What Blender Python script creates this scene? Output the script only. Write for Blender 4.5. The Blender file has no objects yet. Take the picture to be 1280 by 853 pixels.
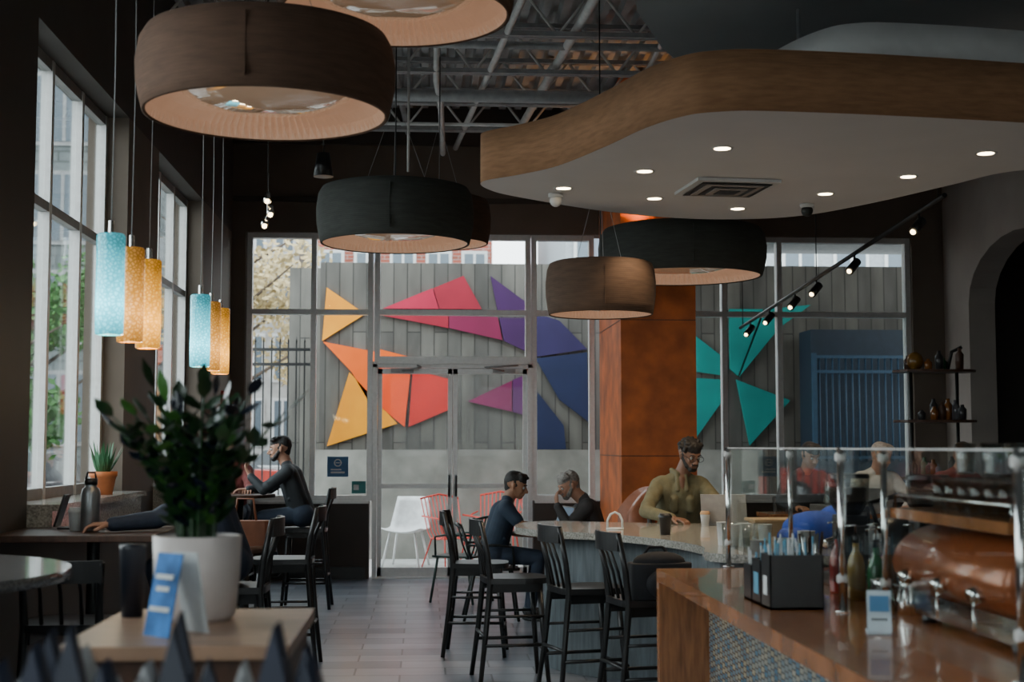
import bpy, bmesh, math, random
import numpy as np
from mathutils import Vector, Matrix
random.seed(7)
V=Vector
# ------------------------------------------------------------------ materials
MC={}
def mat(name,col,rough=.5,metal=0.,var=.12,scale=14.,bump=0.,emit=None,es=0.,coat=0.,stretch=(1,1,1),spec=.5):
    if name in MC: return MC[name]
    m=bpy.data.materials.new(name); m.use_nodes=True; nt=m.node_tree; N=nt.nodes; L=nt.links
    b=N['Principled BSDF']
    tc=N.new('ShaderNodeTexCoord'); mp=N.new('ShaderNodeMapping'); mp.inputs['Scale'].default_value=stretch
    nz=N.new('ShaderNodeTexNoise'); nz.inputs['Scale'].default_value=scale; nz.inputs['Detail'].default_value=4
    L.new(tc.outputs['Object'],mp.inputs[0]); L.new(mp.outputs[0],nz.inputs['Vector'])
    r=N.new('ShaderNodeValToRGB')
    r.color_ramp.elements[0].position=.3; r.color_ramp.elements[1].position=.7
    r.color_ramp.elements[0].color=[c*(1-var) for c in col]+[1]
    r.color_ramp.elements[1].color=[min(1,c*(1+var)) for c in col]+[1]
    L.new(nz.outputs['Fac'],r.inputs[0]); L.new(r.outputs[0],b.inputs['Base Color'])
    b.inputs['Roughness'].default_value=rough; b.inputs['Metallic'].default_value=metal
    b.inputs['Coat Weight'].default_value=coat; b.inputs['Specular IOR Level'].default_value=spec
    if bump:
        bp=N.new('ShaderNodeBump'); bp.inputs['Strength'].default_value=bump; bp.inputs['Distance'].default_value=.01
        L.new(nz.outputs['Fac'],bp.inputs['Height']); L.new(bp.outputs[0],b.inputs['Normal'])
    if emit:
        b.inputs['Emission Color'].default_value=list(emit)+[1]; b.inputs['Emission Strength'].default_value=es
    MC[name]=m; return m
def brick(name,c1,c2,mortar,bw,rh,ms,rough=.4,rot=(0,0,0),bump=.2,mix=.35,coat=0.,nscale=3,stretch=(1,1,1)):
    m=bpy.data.materials.new(name); m.use_nodes=True; nt=m.node_tree; N=nt.nodes; L=nt.links; b=N['Principled BSDF']
    tc=N.new('ShaderNodeTexCoord'); mp=N.new('ShaderNodeMapping'); mp.inputs['Rotation'].default_value=rot
    br=N.new('ShaderNodeTexBrick'); br.inputs['Scale'].default_value=1
    br.inputs['Color1'].default_value=list(c1)+[1]; br.inputs['Color2'].default_value=list(c2)+[1]; br.inputs['Mortar'].default_value=list(mortar)+[1]
    br.inputs['Brick Width'].default_value=bw; br.inputs['Row Height'].default_value=rh; br.inputs['Mortar Size'].default_value=ms
    L.new(tc.outputs['Object'],mp.inputs[0]); L.new(mp.outputs[0],br.inputs['Vector'])
    nz=N.new('ShaderNodeTexNoise'); nz.inputs['Scale'].default_value=nscale; nz.inputs['Detail'].default_value=6
    m2=N.new('ShaderNodeMapping'); m2.inputs['Scale'].default_value=stretch
    L.new(tc.outputs['Object'],m2.inputs[0]); L.new(m2.outputs[0],nz.inputs['Vector'])
    mx=N.new('ShaderNodeMixRGB'); mx.blend_type='OVERLAY'; mx.inputs[0].default_value=mix
    L.new(br.outputs['Color'],mx.inputs[1]); L.new(nz.outputs['Fac'],mx.inputs[2]); L.new(mx.outputs[0],b.inputs['Base Color'])
    b.inputs['Roughness'].default_value=rough; b.inputs['Coat Weight'].default_value=coat
    bp=N.new('ShaderNodeBump'); bp.inputs['Strength'].default_value=bump; bp.inputs['Distance'].default_value=.004; bp.invert=True
    L.new(br.outputs['Fac'],bp.inputs['Height']); L.new(bp.outputs[0],b.inputs['Normal'])
    MC[name]=m; return m
def weave(name,col,rough=.9):
    m=mat(name,col,rough,0,.18,8.,0,None,0,0,(1,1,6)); nt=m.node_tree; N=nt.nodes; L=nt.links; b=N['Principled BSDF']
    tc=N.new('ShaderNodeTexCoord'); w=N.new('ShaderNodeTexWave'); w.bands_direction='Z'; w.inputs['Scale'].default_value=22; w.inputs['Distortion'].default_value=1.5; w.inputs['Detail'].default_value=3
    L.new(tc.outputs['Object'],w.inputs['Vector'])
    bp=N.new('ShaderNodeBump'); bp.inputs['Strength'].default_value=.2; bp.inputs['Distance'].default_value=.003
    L.new(w.outputs['Fac'],bp.inputs['Height']); L.new(bp.outputs[0],b.inputs['Normal'])
    return m
def glassmat(name,tint=(.93,.97,.96),fac=.12,rough=.02,cap=.5):
    m=bpy.data.materials.new(name); m.use_nodes=True; nt=m.node_tree; N=nt.nodes; L=nt.links
    N.remove(N['Principled BSDF']); out=[n for n in N if n.type=='OUTPUT_MATERIAL'][0]
    t=N.new('ShaderNodeBsdfTransparent'); t.inputs[0].default_value=list(tint)+[1]
    g=N.new('ShaderNodeBsdfGlossy'); g.inputs['Roughness'].default_value=rough
    lw=N.new('ShaderNodeLayerWeight'); lw.inputs['Blend'].default_value=fac
    ml=N.new('ShaderNodeMath'); ml.operation='MINIMUM'; ml.inputs[1].default_value=cap
    L.new(lw.outputs['Fresnel'],ml.inputs[0])
    x=N.new('ShaderNodeMixShader'); L.new(ml.outputs[0],x.inputs[0]); L.new(t.outputs[0],x.inputs[1]); L.new(g.outputs[0],x.inputs[2]); L.new(x.outputs[0],out.inputs[0])
    MC[name]=m; return m
def seeded(name,col,es):
    m=bpy.data.materials.new(name); m.use_nodes=True; nt=m.node_tree; N=nt.nodes; L=nt.links; b=N['Principled BSDF']
    tc=N.new('ShaderNodeTexCoord'); v=N.new('ShaderNodeTexVoronoi'); v.inputs['Scale'].default_value=55; v.feature='DISTANCE_TO_EDGE'
    L.new(tc.outputs['Object'],v.inputs['Vector'])
    nz=N.new('ShaderNodeTexNoise'); nz.inputs['Scale'].default_value=30; L.new(tc.outputs['Object'],nz.inputs['Vector'])
    r=N.new('ShaderNodeValToRGB'); r.color_ramp.elements[0].color=[c*.6 for c in col]+[1]; r.color_ramp.elements[1].color=[min(1,c*1.0+.04) for c in col]+[1]
    r.color_ramp.elements[0].position=.02; r.color_ramp.elements[1].position=.3
    L.new(v.outputs['Distance'],r.inputs[0])
    L.new(r.outputs[0],b.inputs['Base Color']); L.new(r.outputs[0],b.inputs['Emission Color'])
    sx=N.new('ShaderNodeSeparateXYZ'); L.new(tc.outputs['Object'],sx.inputs[0])
    g=N.new('ShaderNodeValToRGB'); L.new(sx.outputs['Z'],g.inputs[0])   # filament sits in the lower half of the tube
    e=g.color_ramp.elements; e[0].position=0; e[0].color=(.25,.25,.25,1); e[1].position=.42; e[1].color=(.10,.10,.10,1)
    k=e.new(.14); k.color=(1,1,1,1); k=e.new(.25); k.color=(.5,.5,.5,1)
    ml=N.new('ShaderNodeMath'); ml.operation='MULTIPLY'; ml.inputs[1].default_value=es; L.new(g.outputs[0],ml.inputs[0]); L.new(ml.outputs[0],b.inputs['Emission Strength'])
    b.inputs['Roughness'].default_value=.12
    bp=N.new('ShaderNodeBump'); bp.inputs['Strength'].default_value=.8; bp.inputs['Distance'].default_value=.006
    L.new(nz.outputs['Fac'],bp.inputs['Height']); L.new(bp.outputs[0],b.inputs['Normal'])
    MC[name]=m; return m

taupe=mat('taupe_paint',(.13,.102,.08),.75,var=.08,scale=3)
taupe_d=mat('dark_brown_paint',(.05,.041,.035),.7,var=.1,scale=3)
graywall=mat('grey_plaster',(.34,.30,.27),.8,var=.08,scale=2)
white=mat('white_paint',(.6,.6,.59),.6,var=.04)
cloudw=mat('ceiling_cloud_paint',(.66,.63,.61),.7,var=.03,scale=2)
cloudfab=weave('tan_grasscloth',(.30,.155,.075))
upsof=mat('grey_soffit_paint',(.34,.35,.35),.8,var=.05,scale=2)
alu=mat('brushed_aluminium',(.62,.62,.61),.4,.35,var=.06,scale=30)
alud=mat('bronze_frame',(.24,.235,.23),.45,.3,var=.1)
chrome=mat('chrome',(.75,.75,.74),.15,1,var=.03)
steel=mat('painted_steel',(.34,.34,.34),.6,.1,var=.15)
steelL=mat('light_pipe',(.66,.65,.63),.5,.1,var=.1)
deckm=mat('galvanised_deck',(.42,.42,.42),.55,.2,var=.15,scale=5)
black=mat('black_lacquer',(.012,.012,.013),.35,var=.2)
blackm=mat('black_metal',(.02,.022,.022),.4,.3,var=.2)
granite=mat('granite_top',(.34,.33,.30),.14,var=.5,scale=90,coat=.3)
graniteD=mat('dark_granite',(.12,.12,.12),.15,var=.5,scale=90,coat=.3)
wood=mat('walnut_counter',(.33,.125,.045),.25,var=.35,scale=5,stretch=(9,1,1),coat=.4)
woodL=mat('oak_top',(.33,.20,.13),.35,var=.25,scale=5,stretch=(1,9,1))
woodD=mat('dark_wood',(.075,.036,.022),.45,var=.3,scale=6,stretch=(6,6,1))
rust=mat('rust_steel_panel',(.50,.12,.025),.55,.0,var=.4,scale=3.5,bump=.1)
bluepanel=mat('blue_grey_panel',(.13,.155,.17),.5,var=.3,scale=6,stretch=(5,5,.6))
leafg=mat('zz_leaf',(.012,.04,.012),.3,var=.5,scale=12,coat=.2)
leaf2=mat('aloe_leaf',(.04,.14,.06),.4,var=.3)
terra=mat('terracotta',(.55,.17,.06),.8)
ceramic=mat('white_ceramic',(.58,.51,.48),.4,var=.04)
glass=glassmat('window_glass')
glass2=glassmat('guard_glass',(.95,.97,.96),.08,cap=.25)
glass3=glassmat('tumbler_glass',(.8,.85,.84),.4)
floorm=brick('slate_tile',(.085,.10,.13),(.22,.235,.27),(.045,.05,.055),.6,.3,.007,rough=.3,bump=.5,mix=.6,nscale=2)
mosaic=brick('mosaic_tile',(.10,.20,.28),(.42,.36,.25),(.08,.08,.08),.025,.055,.003,rough=.2,rot=(0,math.pi/2,0),bump=.3)
redbrick=brick('red_brick',(.36,.09,.06),(.28,.08,.05),(.35,.32,.3),.4,.12,.01,rough=.9,rot=(math.pi/2,0,0))
concrete=brick('board_formed_concrete',(.15,.137,.12),(.105,.097,.088),(.06,.055,.05),3.1,.19,.009,rough=.9,rot=(math.pi/2,0,math.pi/2),bump=.5,mix=.7,nscale=2.2,stretch=(2,2,.5))
concL=mat('light_concrete',(.26,.25,.225),.9,var=.25,scale=3)
patio=mat('patio_paving',(.42,.41,.39),.9,var=.15,scale=3)
asphalt=mat('asphalt',(.24,.24,.24),.9,var=.15,scale=2)

# ------------------------------------------------------------------ mesh builder
class M:
    def __init__(s): s.v=[];s.f=[];s.m=[];s.sm=[];s.mats=[];s.T=Matrix.Identity(4)
    def mi(s,m):
        if m not in s.mats: s.mats.append(m)
        return s.mats.index(m)
    def add(s,vs,fs,m,smooth=False):
        o=len(s.v); i=s.mi(m)
        for p in vs: s.v.append(tuple(s.T@V(p)))
        for f in fs: s.f.append([o+a for a in f]); s.m.append(i); s.sm.append(smooth)
    def bx(s,x0,x1,y0,y1,z0,z1,m):
        vs=[(x,y,z) for z in (z0,z1) for y in (y0,y1) for x in (x0,x1)]
        s.add(vs,[(0,2,3,1),(4,5,7,6),(0,1,5,4),(2,6,7,3),(0,4,6,2),(1,3,7,5)],m)
    def box(s,c,d,m,rz=0,rx=0,ry=0):
        R=Matrix.Translation(c)@Matrix.Rotation(rz,4,'Z')@Matrix.Rotation(ry,4,'Y')@Matrix.Rotation(rx,4,'X')
        vs=[R@V((x*d[0]/2,y*d[1]/2,z*d[2]/2)) for z in (-1,1) for y in (-1,1) for x in (-1,1)]
        s.add(vs,[(0,2,3,1),(4,5,7,6),(0,1,5,4),(2,6,7,3),(0,4,6,2),(1,3,7,5)],m)
    def cyl(s,p0,p1,r0,m,r1=None,n=14,caps=True,smooth=True):
        r1=r0 if r1 is None else r1; p0=V(p0);p1=V(p1); d=(p1-p0).normalized()
        a=d.orthogonal().normalized(); b=d.cross(a)
        vs=[];fs=[]
        for p,r in((p0,r0),(p1,r1)):
            for i in range(n):
                t=2*math.pi*i/n; vs.append(p+(a*math.cos(t)+b*math.sin(t))*r)
        for i in range(n): j=(i+1)%n; fs.append((i,j,n+j,n+i))
        s.add(vs,fs,m,smooth)
        if caps: s.add(vs,[tuple(range(n))[::-1],tuple(range(n,2*n))],m,False)
    def tube(s,pts,r,m,n=8):
        pts=[V(p) for p in pts]; vs=[];fs=[]; a=None
        for k,p in enumerate(pts):
            d=(pts[min(k+1,len(pts)-1)]-pts[max(k-1,0)]).normalized()
            a=d.orthogonal().normalized() if a is None else (a-d*a.dot(d)).normalized()
            b=d.cross(a); rr=r[k] if isinstance(r,(list,tuple)) else r
            for i in range(n): t=2*math.pi*i/n; vs.append(p+(a*math.cos(t)+b*math.sin(t))*rr)
        for k in range(len(pts)-1):
            for i in range(n): j=(i+1)%n; fs.append((k*n+i,k*n+j,(k+1)*n+j,(k+1)*n+i))
        e=(len(pts)-1)*n; fs.append(tuple(range(n))[::-1]); fs.append(tuple(range(e,e+n)))
        s.add(vs,fs,m,True)
    def lathe(s,c,prof,m,n=32,smooth=True):
        vs=[];fs=[]; q=len(prof)
        for i in range(n):
            t=2*math.pi*i/n
            for r,z in prof: vs.append((c[0]+r*math.cos(t),c[1]+r*math.sin(t),c[2]+z))
        for i in range(n):
            j=(i+1)%n
            for k in range(q-1): fs.append((i*q+k,j*q+k,j*q+k+1,i*q+k+1))
        s.add(vs,fs,m,smooth)
    def ell(s,c,r,m,n=16,k=10,R=None):
        R=R or Matrix.Identity(3); c=V(c); vs=[];fs=[]
        if not isinstance(r,(tuple,list)): r=(r,r,r)
        for a in range(k+1):
            ph=math.pi*a/k
            for i in range(n):
                t=2*math.pi*i/n; vs.append(c+R@V((r[0]*math.sin(ph)*math.cos(t),r[1]*math.sin(ph)*math.sin(t),r[2]*math.cos(ph))))
        for a in range(k):
            for i in range(n): j=(i+1)%n; fs.append((a*n+i,(a+1)*n+i,(a+1)*n+j,a*n+j))
        s.add(vs,fs,m,True)
    def prism(s,poly,z0,z1,m,ms=None,mtop=None,smooth=False):
        n=len(poly); vs=[(p[0],p[1],z0) for p in poly]+[(p[0],p[1],z1) for p in poly]
        s.add(vs,[tuple(range(n))[::-1]],m); s.add(vs,[tuple(range(n,2*n))],mtop or m)
        s.add(vs,[(i,(i+1)%n,n+(i+1)%n,n+i) for i in range(n)],ms or m,smooth)
    def vprism(s,poly,y0,y1,m):   # polygon in XZ plane
        n=len(poly); vs=[(p[0],y0,p[1]) for p in poly]+[(p[0],y1,p[1]) for p in poly]
        s.add(vs,[tuple(range(n)),tuple(range(n,2*n))[::-1]]+[(i,(i+1)%n,n+(i+1)%n,n+i) for i in range(n)],m)
    def build(s,name,bevel=0,parent=None,recalc=True):
        a=np.array(s.v); c=V(((a[:,0].min()+a[:,0].max())/2,(a[:,1].min()+a[:,1].max())/2,a[:,2].min()))
        me=bpy.data.meshes.new(name); me.from_pydata([tuple(V(p)-c) for p in s.v],[],s.f)
        for m in s.mats: me.materials.append(m)
        me.polygons.foreach_set('material_index',s.m); me.polygons.foreach_set('use_smooth',s.sm)
        if recalc:
            b=bmesh.new(); b.from_mesh(me); bmesh.ops.remove_doubles(b,verts=b.verts,dist=1e-6); bmesh.ops.recalc_face_normals(b,faces=b.faces); b.to_mesh(me); b.free()
        o=bpy.data.objects.new(name,me); o.location=c; bpy.context.collection.objects.link(o)
        if bevel:
            md=o.modifiers.new('bevel','BEVEL'); md.width=bevel; md.segments=2; md.limit_method='ANGLE'; md.angle_limit=math.radians(50)
        if parent: o.parent=parent; o.location=c-parent.location
        return o
def TR(x,y,z=0,rz=0): return Matrix.Translation((x,y,z))@Matrix.Rotation(rz,4,'Z')
def spline(pts,n=8,closed=True):
    out=[];N=len(pts)
    for i in range(N if closed else N-1):
        g=lambda k: V(pts[k%N] if closed else pts[max(0,min(N-1,k))])
        p0,p1,p2,p3=g(i-1),g(i),g(i+1),g(i+2)
        for k in range(n):
            t=k/n; out.append(.5*((2*p1)+(p2-p0)*t+(2*p0-5*p1+4*p2-p3)*t*t+(3*p1-p0-3*p2+p3)*t**3))
    return out

# ------------------------------------------------------------------ room shell
m=M(); m.bx(-2.5,6.4,-3,16.6,-.1,0,floorm); m.build('floor')
wins=[(0.6,3.1),(4.4,6.9),(8.1,10.6),(11.8,14.2)]
m=M(); ZB,ZT=1.14,3.94
m.bx(-2.5,-2.2,-3,16.6,0,ZB,taupe_d); m.bx(-2.5,-2.2,-3,16.6,ZT,5.6,taupe_d)
ys=[-3]+[a for w in wins for a in w]+[16.6]
for i in range(0,len(ys),2): m.bx(-2.5,-2.2,ys[i],ys[i+1],ZB,ZT,taupe_d if i<6 else taupe)
m.build('wall_left')
for i,(a,b) in enumerate(wins):
    m=M(); x0,x1=-2.42,-2.36
    m.bx(x0,x1,a,b,ZT-.07,ZT,alud); m.bx(x0,x1,a,b,ZB+.03,ZB+.1,alud); m.bx(x0,x1,a,b,2.97,3.03,alud)
    for y in (a+.03,a+(b-a)*.38,b-.76,b-.03): m.bx(x0-.005,x1+.005,y-.03,y+.03,ZB+.03,ZT,alu if y>a+.1 else alud)
    m.bx(-2.393,-2.387,a,b,ZB+.05,ZT-.03,glass)
    m.bx(-2.36,-2.02,a,b,ZB,ZB+.035,granite)
    m.bx(-2.2,-2.06,a,b,ZB-.16,ZB,granite)
    m.build('window_%d'%(i+1))
YB=16.3
m=M()
m.bx(-2.2,-2.04,YB,YB+.3,0,5.6,taupe); m.bx(-2.04,5.72,YB,YB+.3,3.95,5.6,taupe)
m.bx(5.72,6.1,YB,YB+.3,0,5.6,taupe); m.bx(-2.04,-.62,YB,YB+.3,0,.87,taupe_d); m.bx(1.26,5.72,YB,YB+.3,0,.87,taupe_d)
m.bx(-2.2,6.1,YB-.06,YB,4.97,5.4,taupe_d); 
m.build('wall_back')
m=M(); m.bx(-2.19,-.66,YB-.03,YB-.001,.0,.14,black); m.build('baseboard_back')
m=M(); m.bx(-2.19,2.0,YB-.03,YB-.001,4.3,4.36,taupe_d); m.build('trim_1')
def storewin(name,xs,z0,z1,tr):
    m=M()
    for x in xs: m.bx(x-.03,x+.03,YB+.06,YB+.18,z0,z1,alu)
    a,b=xs[0],xs[-1]
    for z in [z0+.03,z1-.03]+tr: m.bx(a-.03,b+.03,YB+.062,YB+.178,z-.03,z+.03,alu)
    m.bx(a,b,YB+.118,YB+.124,z0,z1,glass); m.bx(a,b,YB-.02,YB+.05,z0-.03,z0+.0,alu)
    return m.build(name)
storewin('window_5',[-2.0,-1.27,-.62],.88,3.95,[3.04])
storewin('window_6',[-.54,1.2],2.47,3.95,[3.04])
storewin('window_7',[1.27,1.94],.88,3.95,[3.04])
storewin('window_8',[2.85,3.5,4.155,5.69],.88,3.95,[3.04])
m=M(); m.bx(-.585,-.535,YB+.04,YB+.19,0,2.44,alu); m.bx(1.195,1.245,YB+.04,YB+.19,0,2.44,alu); m.bx(-.585,1.245,YB+.04,YB+.19,2.4,2.47,alu); m.bx(-.58,1.24,YB,YB+.2,0,.015,alu); m.build('trim_2')
for i,(a,b,h) in enumerate([(-.53,.325,.29),(.335,1.19,.37)]):
    m=M()
    m.bx(a,a+.05,YB+.09,YB+.14,.02,2.39,alu); m.bx(b-.05,b,YB+.09,YB+.14,.02,2.39,alu)
    m.bx(a,b,YB+.09,YB+.14,2.33,2.39,alu); m.bx(a,b,YB+.09,YB+.14,.02,.12,alu)
    m.bx(a+.03,b-.03,YB+.113,YB+.118,.1,2.35,glass)
    m.bx(a+.03,b-.03,YB+.05,YB+.08,1.02,1.07,alu)
    m.tube([(h,YB+.09,1.16),(h,YB+.02,1.15),(h,YB+.02,.94),(h,YB+.09,.93)],.014,blackm)
    cx=a+.15 if i==0 else b-.4
    m.bx(cx,cx+.26,YB+.03,YB+.09,2.34,2.39,steel); m.tube([(cx+.13,YB+.03,2.365),(cx+.35 if i==0 else cx-.1,YB-.05,2.40),(cx+.3,YB+.05,2.43)],.01,steel)
    m.build('door_%d'%(i+1))
m=M(); X=6.1
def arch(y0,y1,zs,n=12):
    r=(y1-y0)/2; c=(y0+y1)/2; return [(c+r*math.cos(math.pi*k/n),zs+r*math.sin(math.pi*k/n)*.5) for k in range(n+1)]
ar=arch(13.0,15.55,3.1)
poly=[(16.3,0),(16.3,5.6),(-3,5.6),(-3,0),(13.0,0)]+[(p[0],p[1]) for p in ar[::-1]]+[(15.55,0)]
n=len(poly); vs=[(X,p[0],p[1]) for p in poly]+[(X+.3,p[0],p[1]) for p in poly]
m.add(vs,[tuple(range(n)),tuple(range(n,2*n))[::-1]]+[(i,(i+1)%n,n+(i+1)%n,n+i) for i in range(n)],graywall)
m.build('wall_right')
m=M(); m.bx(6.4,8.4,12.4,12.5,0,4.2,taupe_d); m.bx(6.4,8.4,16.0,16.1,0,4.2,taupe_d); m.bx(8.4,8.5,12.4,16.1,0,4.2,taupe_d); m.bx(6.4,8.5,12.4,16.1,4.2,4.3,taupe_d); m.bx(6.4,8.5,12.4,16.1,-.1,0,floorm); m.build('wall_alcove')
# front wall (behind the viewpoint) has an unseen window, added for fill light
m=M(); m.bx(-2.5,6.4,-3.2,-3,0,1.2,graywall); m.bx(-2.5,6.4,-3.2,-3,3.3,5.6,graywall); m.bx(-2.5,-.9,-3.2,-3,1.2,3.3,graywall); m.bx(2.6,6.4,-3.2,-3,1.2,3.3,graywall); m.build('wall_front')
m=M()
for x in (-.87,.85,2.57): m.bx(x-.03,x+.03,-3.15,-3.05,1.2,3.3,alu)
for z in (1.23,3.27): m.bx(-.9,2.6,-3.148,-3.052,z-.03,z+.03,alu)
m.bx(-.9,2.6,-3.103,-3.097,1.2,3.3,glass); m.build('window_9')
# ceiling deck
m=M(); x=-2.2; pr=[]
while x<6.1:
    pr+= [(x,5.4),(x+.07,5.4),(x+.09,5.47),(x+.16,5.47)]; x+=.18
vs=[];fs=[]
for p in pr: vs+=[(p[0],-3,p[1]),(p[0],16.6,p[1])]
for i in range(len(pr)-1): fs.append((2*i,2*i+1,2*i+3,2*i+2))
m.add(vs,fs,deckm); m.bx(-2.5,6.4,-3,16.6,5.5,5.6,deckm); m.build('ceiling',recalc=False)
for Y in (3.8,6.2,8.6,10.4,11.6,12.8,14.0,15.2):
    m=M()
    for dx in(-.03,.03):
        m.bx(-2.2,6.1,Y+dx-.02,Y+dx+.02,5.33,5.37,steel); m.bx(-2.2,6.1,Y+dx-.02,Y+dx+.02,4.9,4.94,steel)
    x=-2.2;k=0
    while x<5.9:
        m.cyl((x,Y,5.35 if k%2 else 4.92),(x+.33,Y,4.92 if k%2 else 5.35),.013,steelL,n=6); x+=.33;k+=1
    m.build('ceiling_joist')
m=M()
for (x,x2,z,r,mm) in ((1.55,1.0,5.0,.04,steelL),(1.0,.35,4.93,.03,steelL),(-.5,-.2,5.1,.03,steel),(2.0,2.1,5.0,.022,steelL)):
    m.cyl((x,7,z),(x2,16.2,z),r,mm)
for (Y,z,r) in ((13.3,4.82,.06),(12.2,5.0,.035),(14.6,4.84,.018)): m.cyl((-2.15,Y,z),(6.05,Y,z),r,steel if r>.02 else steelL)
m.tube([(.1,12.0,5.3),(.1,12.9,4.86),(.15,13.6,4.8),(.2,15.9,4.8)],.03,steelL)
m.tube([(-.15,12.6,5.3),(-.15,12.6,4.4),(-.15,12.6,3.95)],.012,steelL)
m.build('ceiling_pipework')

# ------------------------------------------------------------------ ceiling cloud
cl=[(.37,9.05),(.595,8.8),(.81,8.5),(1.03,7.92),(1.18,7.45),(1.34,7.16),(1.5,7.06),(1.72,7.03),(2.31,7.08),(3.11,7.2),(3.9,7.35),(4.6,7.6),(4.7,8.0),(4.2,8.3),(3.64,8.5),(3.42,9.0),(3.146,9.66),(2.84,10.2),(2.49,10.43),(1.955,10.45),(1.32,10.17),(.65,9.62),(.42,9.33)]
sp=spline(cl,6)
m=M(); m.prism([(p.x,p.y) for p in sp],3.2,3.52,cloudw,ms=cloudfab,smooth=True)
m.build('ceiling_cloud')
m=M(); m.prism([((p.x-4.4)*.72+4.38,(p.y-8.7)*.84+8.72) for p in sp],3.52,3.76,white,smooth=True); 
for p in ((2.3,8.5),(3.0,9.3),(3.8,8.0)): m.cyl((p[0],p[1],3.76),(p[0],p[1],4.2),.012,steel,n=6)
m.build('ceiling_cloud_riser')
m=M(); m.prism([(6.1,-2.9),(1.15,-2.9),(1.15,7.8),(1.31,8.6),(1.6,9.4),(1.85,9.9),(2.4,10.6),(3.4,11.1),(6.1,11.3)],4.2,4.5,upsof); m.build('ceiling_soffit')
dlm=mat('downlight_lens',(1,.9,.75),.5,emit=(1,.78,.5),es=16)
dls=[(1.695,7.94),(1.358,8.64),(.913,9.25),(1.575,9.6),(2.238,9.98),(2.697,9.35),(3.046,8.71),(3.254,7.98)]
m=M()
for x,y in dls:
    m.lathe((x,y,3.2),[(.045,-.002),(.062,-.006),(.066,0)],white,24); m.cyl((x,y,3.196),(x,y,3.199),.047,dlm,n=24)
m.build('recessed_downlights')
def lamp(kind,name,loc,e,col,size=.05,rot=None,spot=1.2):
    l=bpy.data.lights.new(name,kind); l.energy=e; l.color=col
    if kind in('POINT','SPOT'): l.shadow_soft_size=size
    if kind=='SPOT': l.spot_size=spot; l.spot_blend=.6
    o=bpy.data.objects.new(name,l); o.location=loc
    if rot: o.rotation_euler=rot
    bpy.context.collection.objects.link(o); return o
for x,y in dls: lamp('SPOT','downlight_beam',(x,y,3.18),42,(1,.76,.5),.04,spot=1.7)
m=M(); m.box((1.97,9.1,3.187),(.55,.55,.02),white,rz=.1)
for k in range(5): m.box((1.97,9.1,3.17-.004*k),(.46-.08*k,.46-.08*k,.004),graywall if k%2 else blackm,rz=.1)
m.build('air_vent')
for (x,y,mm) in ((.88,9.45,white),(2.68,9.75,blackm)):
    m=M(); m.cyl((x,y,3.198),(x,y,3.17),.05,white); m.ell((x,y,3.150),.042,mm); m.build('security_camera')

# ------------------------------------------------------------------ column
m=M(); m.bx(2.02,2.80,14.5,16.29,0,5.35,rust)
for z in (1.4,2.8,4.2): m.bx(2.015,2.805,14.495,16.28,z-.004,z+.004,woodD)
m.build('column_rust',)
m=M(); m.cyl((2.2,14.36,3.5),(2.2,14.36,3.66),.05,blackm); m.bx(2.17,2.23,14.38,14.5,3.55,3.6,blackm); m.cyl((2.2,14.36,3.66),(2.2,14.36,3.665),.04,dlm); m.build('wall_sconce')
lamp('SPOT','sconce_light',(2.2,14.3,3.68),38,(1,.45,.12),.04,rot=(math.pi-.2,0,0),spot=1.7)

# ------------------------------------------------------------------ drum pendants
brownfab=weave('brown_linen',(.105,.056,.034)); greyfab=weave('charcoal_linen',(.034,.037,.033)); brownd=weave('dark_brown_linen',(.085,.05,.032))
pleat=mat('pleated_lining',(.46,.34,.26),.8,emit=(1,.56,.34),es=.22,var=.05)
lens=mat('acrylic_diffuser',(.36,.26,.2),.05,emit=(1,.62,.36),es=.14,coat=1,var=.03)
def drum(name,x,y,zb,D,h,fab):
    R=D/2; m=M()
    prof=[(R*.3,h),(R*.86,h),(R*.93,h-.012),(R*.975,h-.06),(R,h*.6),(R*.995,h*.35),(R*.97,.06),(R*.945,0),(R*.925,-.004),(R*.915,.02)]
    m.lathe((x,y,zb),prof,fab,72); m.lathe((x,y,zb),[(0.001,h+.0),(R*.3,h)],fab,64)
    m.bx(x-R*.05,x-R*.05+.004,y-R-.001,y-R+.03,zb+.04,zb+h-.06,fab)
    n=96; vs=[];fs=[]
    rr=[(.915,.004),(.89,.06),(.80,.10),(.66,.12)]
    for i in range(n*2):
        t=math.pi*i/n; off=.009 if i%2 else -.009
        for k,(r,z) in enumerate(rr): vs.append((x+(R*r+(off if k else 0))*math.cos(t),y+(R*r+(off if k else 0))*math.sin(t),zb+z+(off*.9 if k else 0)))
    N=n*2;q=4
    for i in range(N):
        j=(i+1)%N
        for k in range(q-1): fs.append((i*q+k,j*q+k,j*q+k+1,i*q+k+1))
    m.add(vs,fs,pleat)
    m.lathe((x,y,zb),[(R*.68,.125),(R*.64,.095),(R*.5,.06),(R*.3,.035),(.001,.025)],lens,64)
    for k in range(3):
        a=2*math.pi*k/3+.5; m.cyl((x+R*.5*math.cos(a),y+R*.5*math.sin(a),zb+h),(x,y,zb+h+.7),.002,steel,n=5)
    m.cyl((x,y,zb+h),(x,y,5.38),.005,blackm,n=6); m.cyl((x,y,5.33),(x,y,5.4),.06,blackm)
    m.build(name,recalc=False)
drum('drum_pendant_lamp',-.74,6.6,3.04,1.2,.38,brownfab)
drum('drum_pendant_lamp',-.15,6.9,3.62,1.2,.38,brownfab)
drum('drum_pendant_lamp',-.225,10.8,3.04,1.2,.43,greyfab)
drum('drum_pendant_lamp',.13,12.6,3.30,.92,.40,brownd)
drum('drum_pendant_lamp',2.13,11.6,2.90,1.39,.40,greyfab)
drum('drum_pendant_lamp',1.275,10.2,2.45,.80,.38,brownd)
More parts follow.
